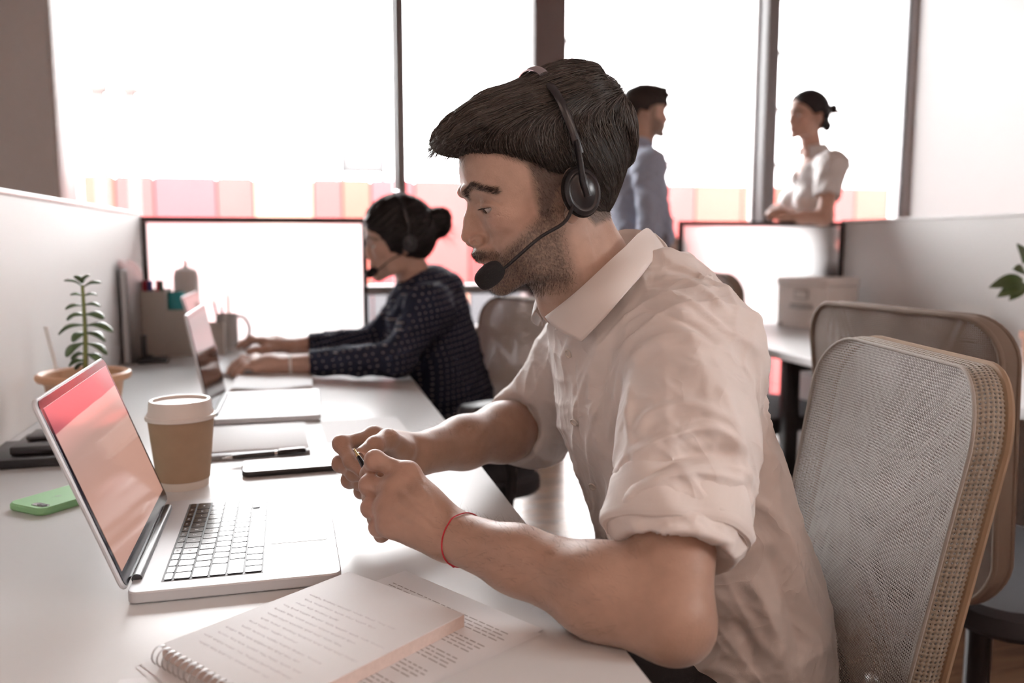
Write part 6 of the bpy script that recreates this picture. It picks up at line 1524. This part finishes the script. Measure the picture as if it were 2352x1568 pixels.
g.cone(GF.w((-.03, 0, -.12)), GF.w((-.042, 0, -.175)), .058, .054, .004, 's'); g.op(lambda X, Y, Z: .93-Z+0*X+0*Y, (cxm-.3, SY-.4, .8), (cxm+.3, SY+.4, 1.6), 0, 'i')
V, F = g.mesh(); V = folds(relax(V, F, 1), F, 41, .016, 32, 5); V = folds(V, F, 42, .007, 60, 4); shm = link('shirt', np_mesh('shirt', V, F, M_BLUE), sm)
ring_collar(GF.w((-.040, 0, -.160)), (.12, 0, 1), .060, .040, M_BLUE, shm, tilt=(1, 0, -.3), flare=.018)
MB().box((-.01, -.018, 0), (.004, .018, .05), .002, M=Matrix.Translation(GF.w((.018, 0, -.195)))).build('collar_placket', mat('navy_collar_trim', (.06, .06, .09), .7), shm)
standing_legs(cxm+.02, SY, 0, M_TROUS, sm, hip=.93)

BY = 3.66
BF = frame_from(1818, 262, BY, 184, 0, .95)
sw = wthing('person', 'standing woman in a white short sleeved blouse leaning on the frosted screen', 'person', (A(1880, 600, BY)[0], BY, 0))
V, F = build_head(BF, h=.0036, female=True, neck=[((-.020, 0, -.03), .050), ((-.030, 0, -.125), .049), ((-.048, 0, -.20), .056), ((-.065, 0, -.25), .068)])
SKB = np.array((.52, .31, .235))
parts = [(V, F, skin_color(BF, V, tuple(SKB), (.50, .19, .17), brow=(.05, .035, .03)))]
nb = BF.w((-.05, 0, -.215)); bx0 = nb[0]
bs1 = A(1912, 384, BY-.150); be1 = A(1893, 500, BY-.215); bw1 = A(1810, 498, BY-.14); bs2 = A(1880, 372, BY+.15); be2 = A(1850, 498, BY+.06); bw2 = A(1800, 490, BY-.06)
g = SDF((bx0-.36, BY-.33, 1.13), (bx0+.22, BY+.22, 1.52), .0045)
for S_, E_, W_, kn, tp, th in ((bs1, be1, bw1, [(1786, 482, BY-.13), (1785, 488, BY-.14), (1786, 494, BY-.145), (1789, 500, BY-.15)], [(1762, 490, BY-.11), (1760, 495, BY-.12), (1763, 500, BY-.13), (1768, 504, BY-.14)], [(1802, 488, BY-.12), (1790, 480, BY-.10), (1778, 482, BY-.09), (1770, 488, BY-.09)]),
                             (bs2, be2, bw2, [(1785, 478, BY-.07), (1784, 484, BY-.08), (1785, 490, BY-.085), (1788, 496, BY-.09)], [(1764, 486, BY-.10), (1763, 492, BY-.11), (1766, 498, BY-.11), (1770, 502, BY-.11)], [(1800, 484, BY-.05), (1790, 474, BY-.05), (1780, 476, BY-.05), (1772, 480, BY-.06)])):
    g.cone(S_, E_, .042, .036, 0); g.cone(E_, E_*.4+W_*.6, .036, .028, .02); g.cone(E_*.4+W_*.6, W_, .028, .022, .02); Mc = [A(*q) for q in kn]; tpp = [A(*q) for q in tp]
    grow_hand(g, W_, Mc, [[mc*.55+t_*.45+np.array([0, 0, .006]), mc*.25+t_*.75+np.array([0, 0, .004]), t_] for mc, t_ in zip(Mc, tpp)], [A(*q) for q in th], None, rf=.0080)
V, F = g.mesh(); parts.append((V, F, np.tile(SKB, (len(V), 1))))
# breastbone seen in the open neck
g = SDF((bx0-.14, BY-.22, 1.28), (bx0+.16, BY+.22, 1.54), .005); g.ell((bx0-.01, BY, 1.41), (.072, .10, .10), 0); g.cone((bx0, BY, 1.42), bs1, .04, .03, .02); g.cone((bx0, BY, 1.42), bs2, .04, .03, .02); g.cone((bx0, BY, 1.42), nb, .045, .045, .02); V, F = g.mesh(); parts.append((V, F, np.tile(SKB, (len(V), 1))))
multi(parts, 'body', M_SKIN, sw); eyes(BF, sw, lashes=False)
def bl_(px, py, s_=0): q = BF.l(A(px, py, BY-s_)); return (q[0], q[2])
poly = [bl_(*q) for q in ((1828, 231), (1818, 215), (1835, 192), (1885, 185), (1930, 210), (1940, 260), (1930, 300), (1902, 312))]+[bl_(*q, .06) for q in ((1893, 300), (1899, 272), (1888, 258), (1870, 262), (1858, 247), (1841, 229))]
kb = BF.l(A(1915, 250, BY)); kt = BF.l(A(1930, 258, BY))
M_BH = hair_mat('dark_hair', (.022, .018, .018))
hair_cap(BF, poly, .009, [(tuple(kb), (.022, .022, .026)), (tuple(kt), (.020, .010, .010)), (tuple(BF.l(A(1900, 290, BY))), (.02, .03, .028))], .0035, M_BH, sw)
M_BLOUSE = mat('white_blouse', (.82, .80, .79), .7, var=.02, bump=.1, bscale=900, sheen=.2)
g = SDF((bx0-.22, BY-.30, .93), (bx0+.22, BY+.30, 1.52), .0055)
g.chain([nb+np.array([0, 0, .012]), (bx0+.01, BY, 1.36), (bx0+.0, BY, 1.18), (bx0+.02, BY, .98)], [.055, .095, .088, .105], .06); g.ell((bx0+.01, BY, 1.38), (.095, .145, .10), .05)
for q in (-1, 1): g.ell((bx0-.07, BY+q*.065, 1.29), (.065, .062, .060), .04)
for S_, E_ in ((bs1, be1), (bs2, be2)):
    p = S_*.48+E_*.52; g.chain([nb*.35+S_*.65, S_+np.array([0, 0, .008]), p], [.05, .066, .060], .035); d = (E_-S_)/np.linalg.norm(E_-S_); g.cone(p+d*.075, p+d*.08, .075, .075, .003, 's')
g.cone(BF.w((-.03, 0, -.11)), BF.w((-.040, 0, -.185)), .055, .050, .004, 's'); g.cone((bx0-.045, BY, 1.50), (bx0-.14, BY, 1.33), .042, .010, .006, 's')
g.op(lambda X, Y, Z: .985-Z+0*X+0*Y, (bx0-.3, BY-.4, .8), (bx0+.3, BY+.4, 1.6), 0, 'i')
V, F = g.mesh(); V = folds(relax(V, F, 1), F, 51, .012, 36, 5); shb = link('blouse', np_mesh('blouse', V, F, M_BLOUSE), sw)
ring_collar(BF.w((-.046, 0, -.178)), (-.20, 0, 1), .056, .034, M_BLOUSE, shb, tilt=(-1, 0, -.3), flare=.020, gap=.75)
standing_legs(bx0+.02, BY, 0, mat('dark_skirt_fabric', (.02, .02, .024), .8), sw, 'trousers', hip=.90)
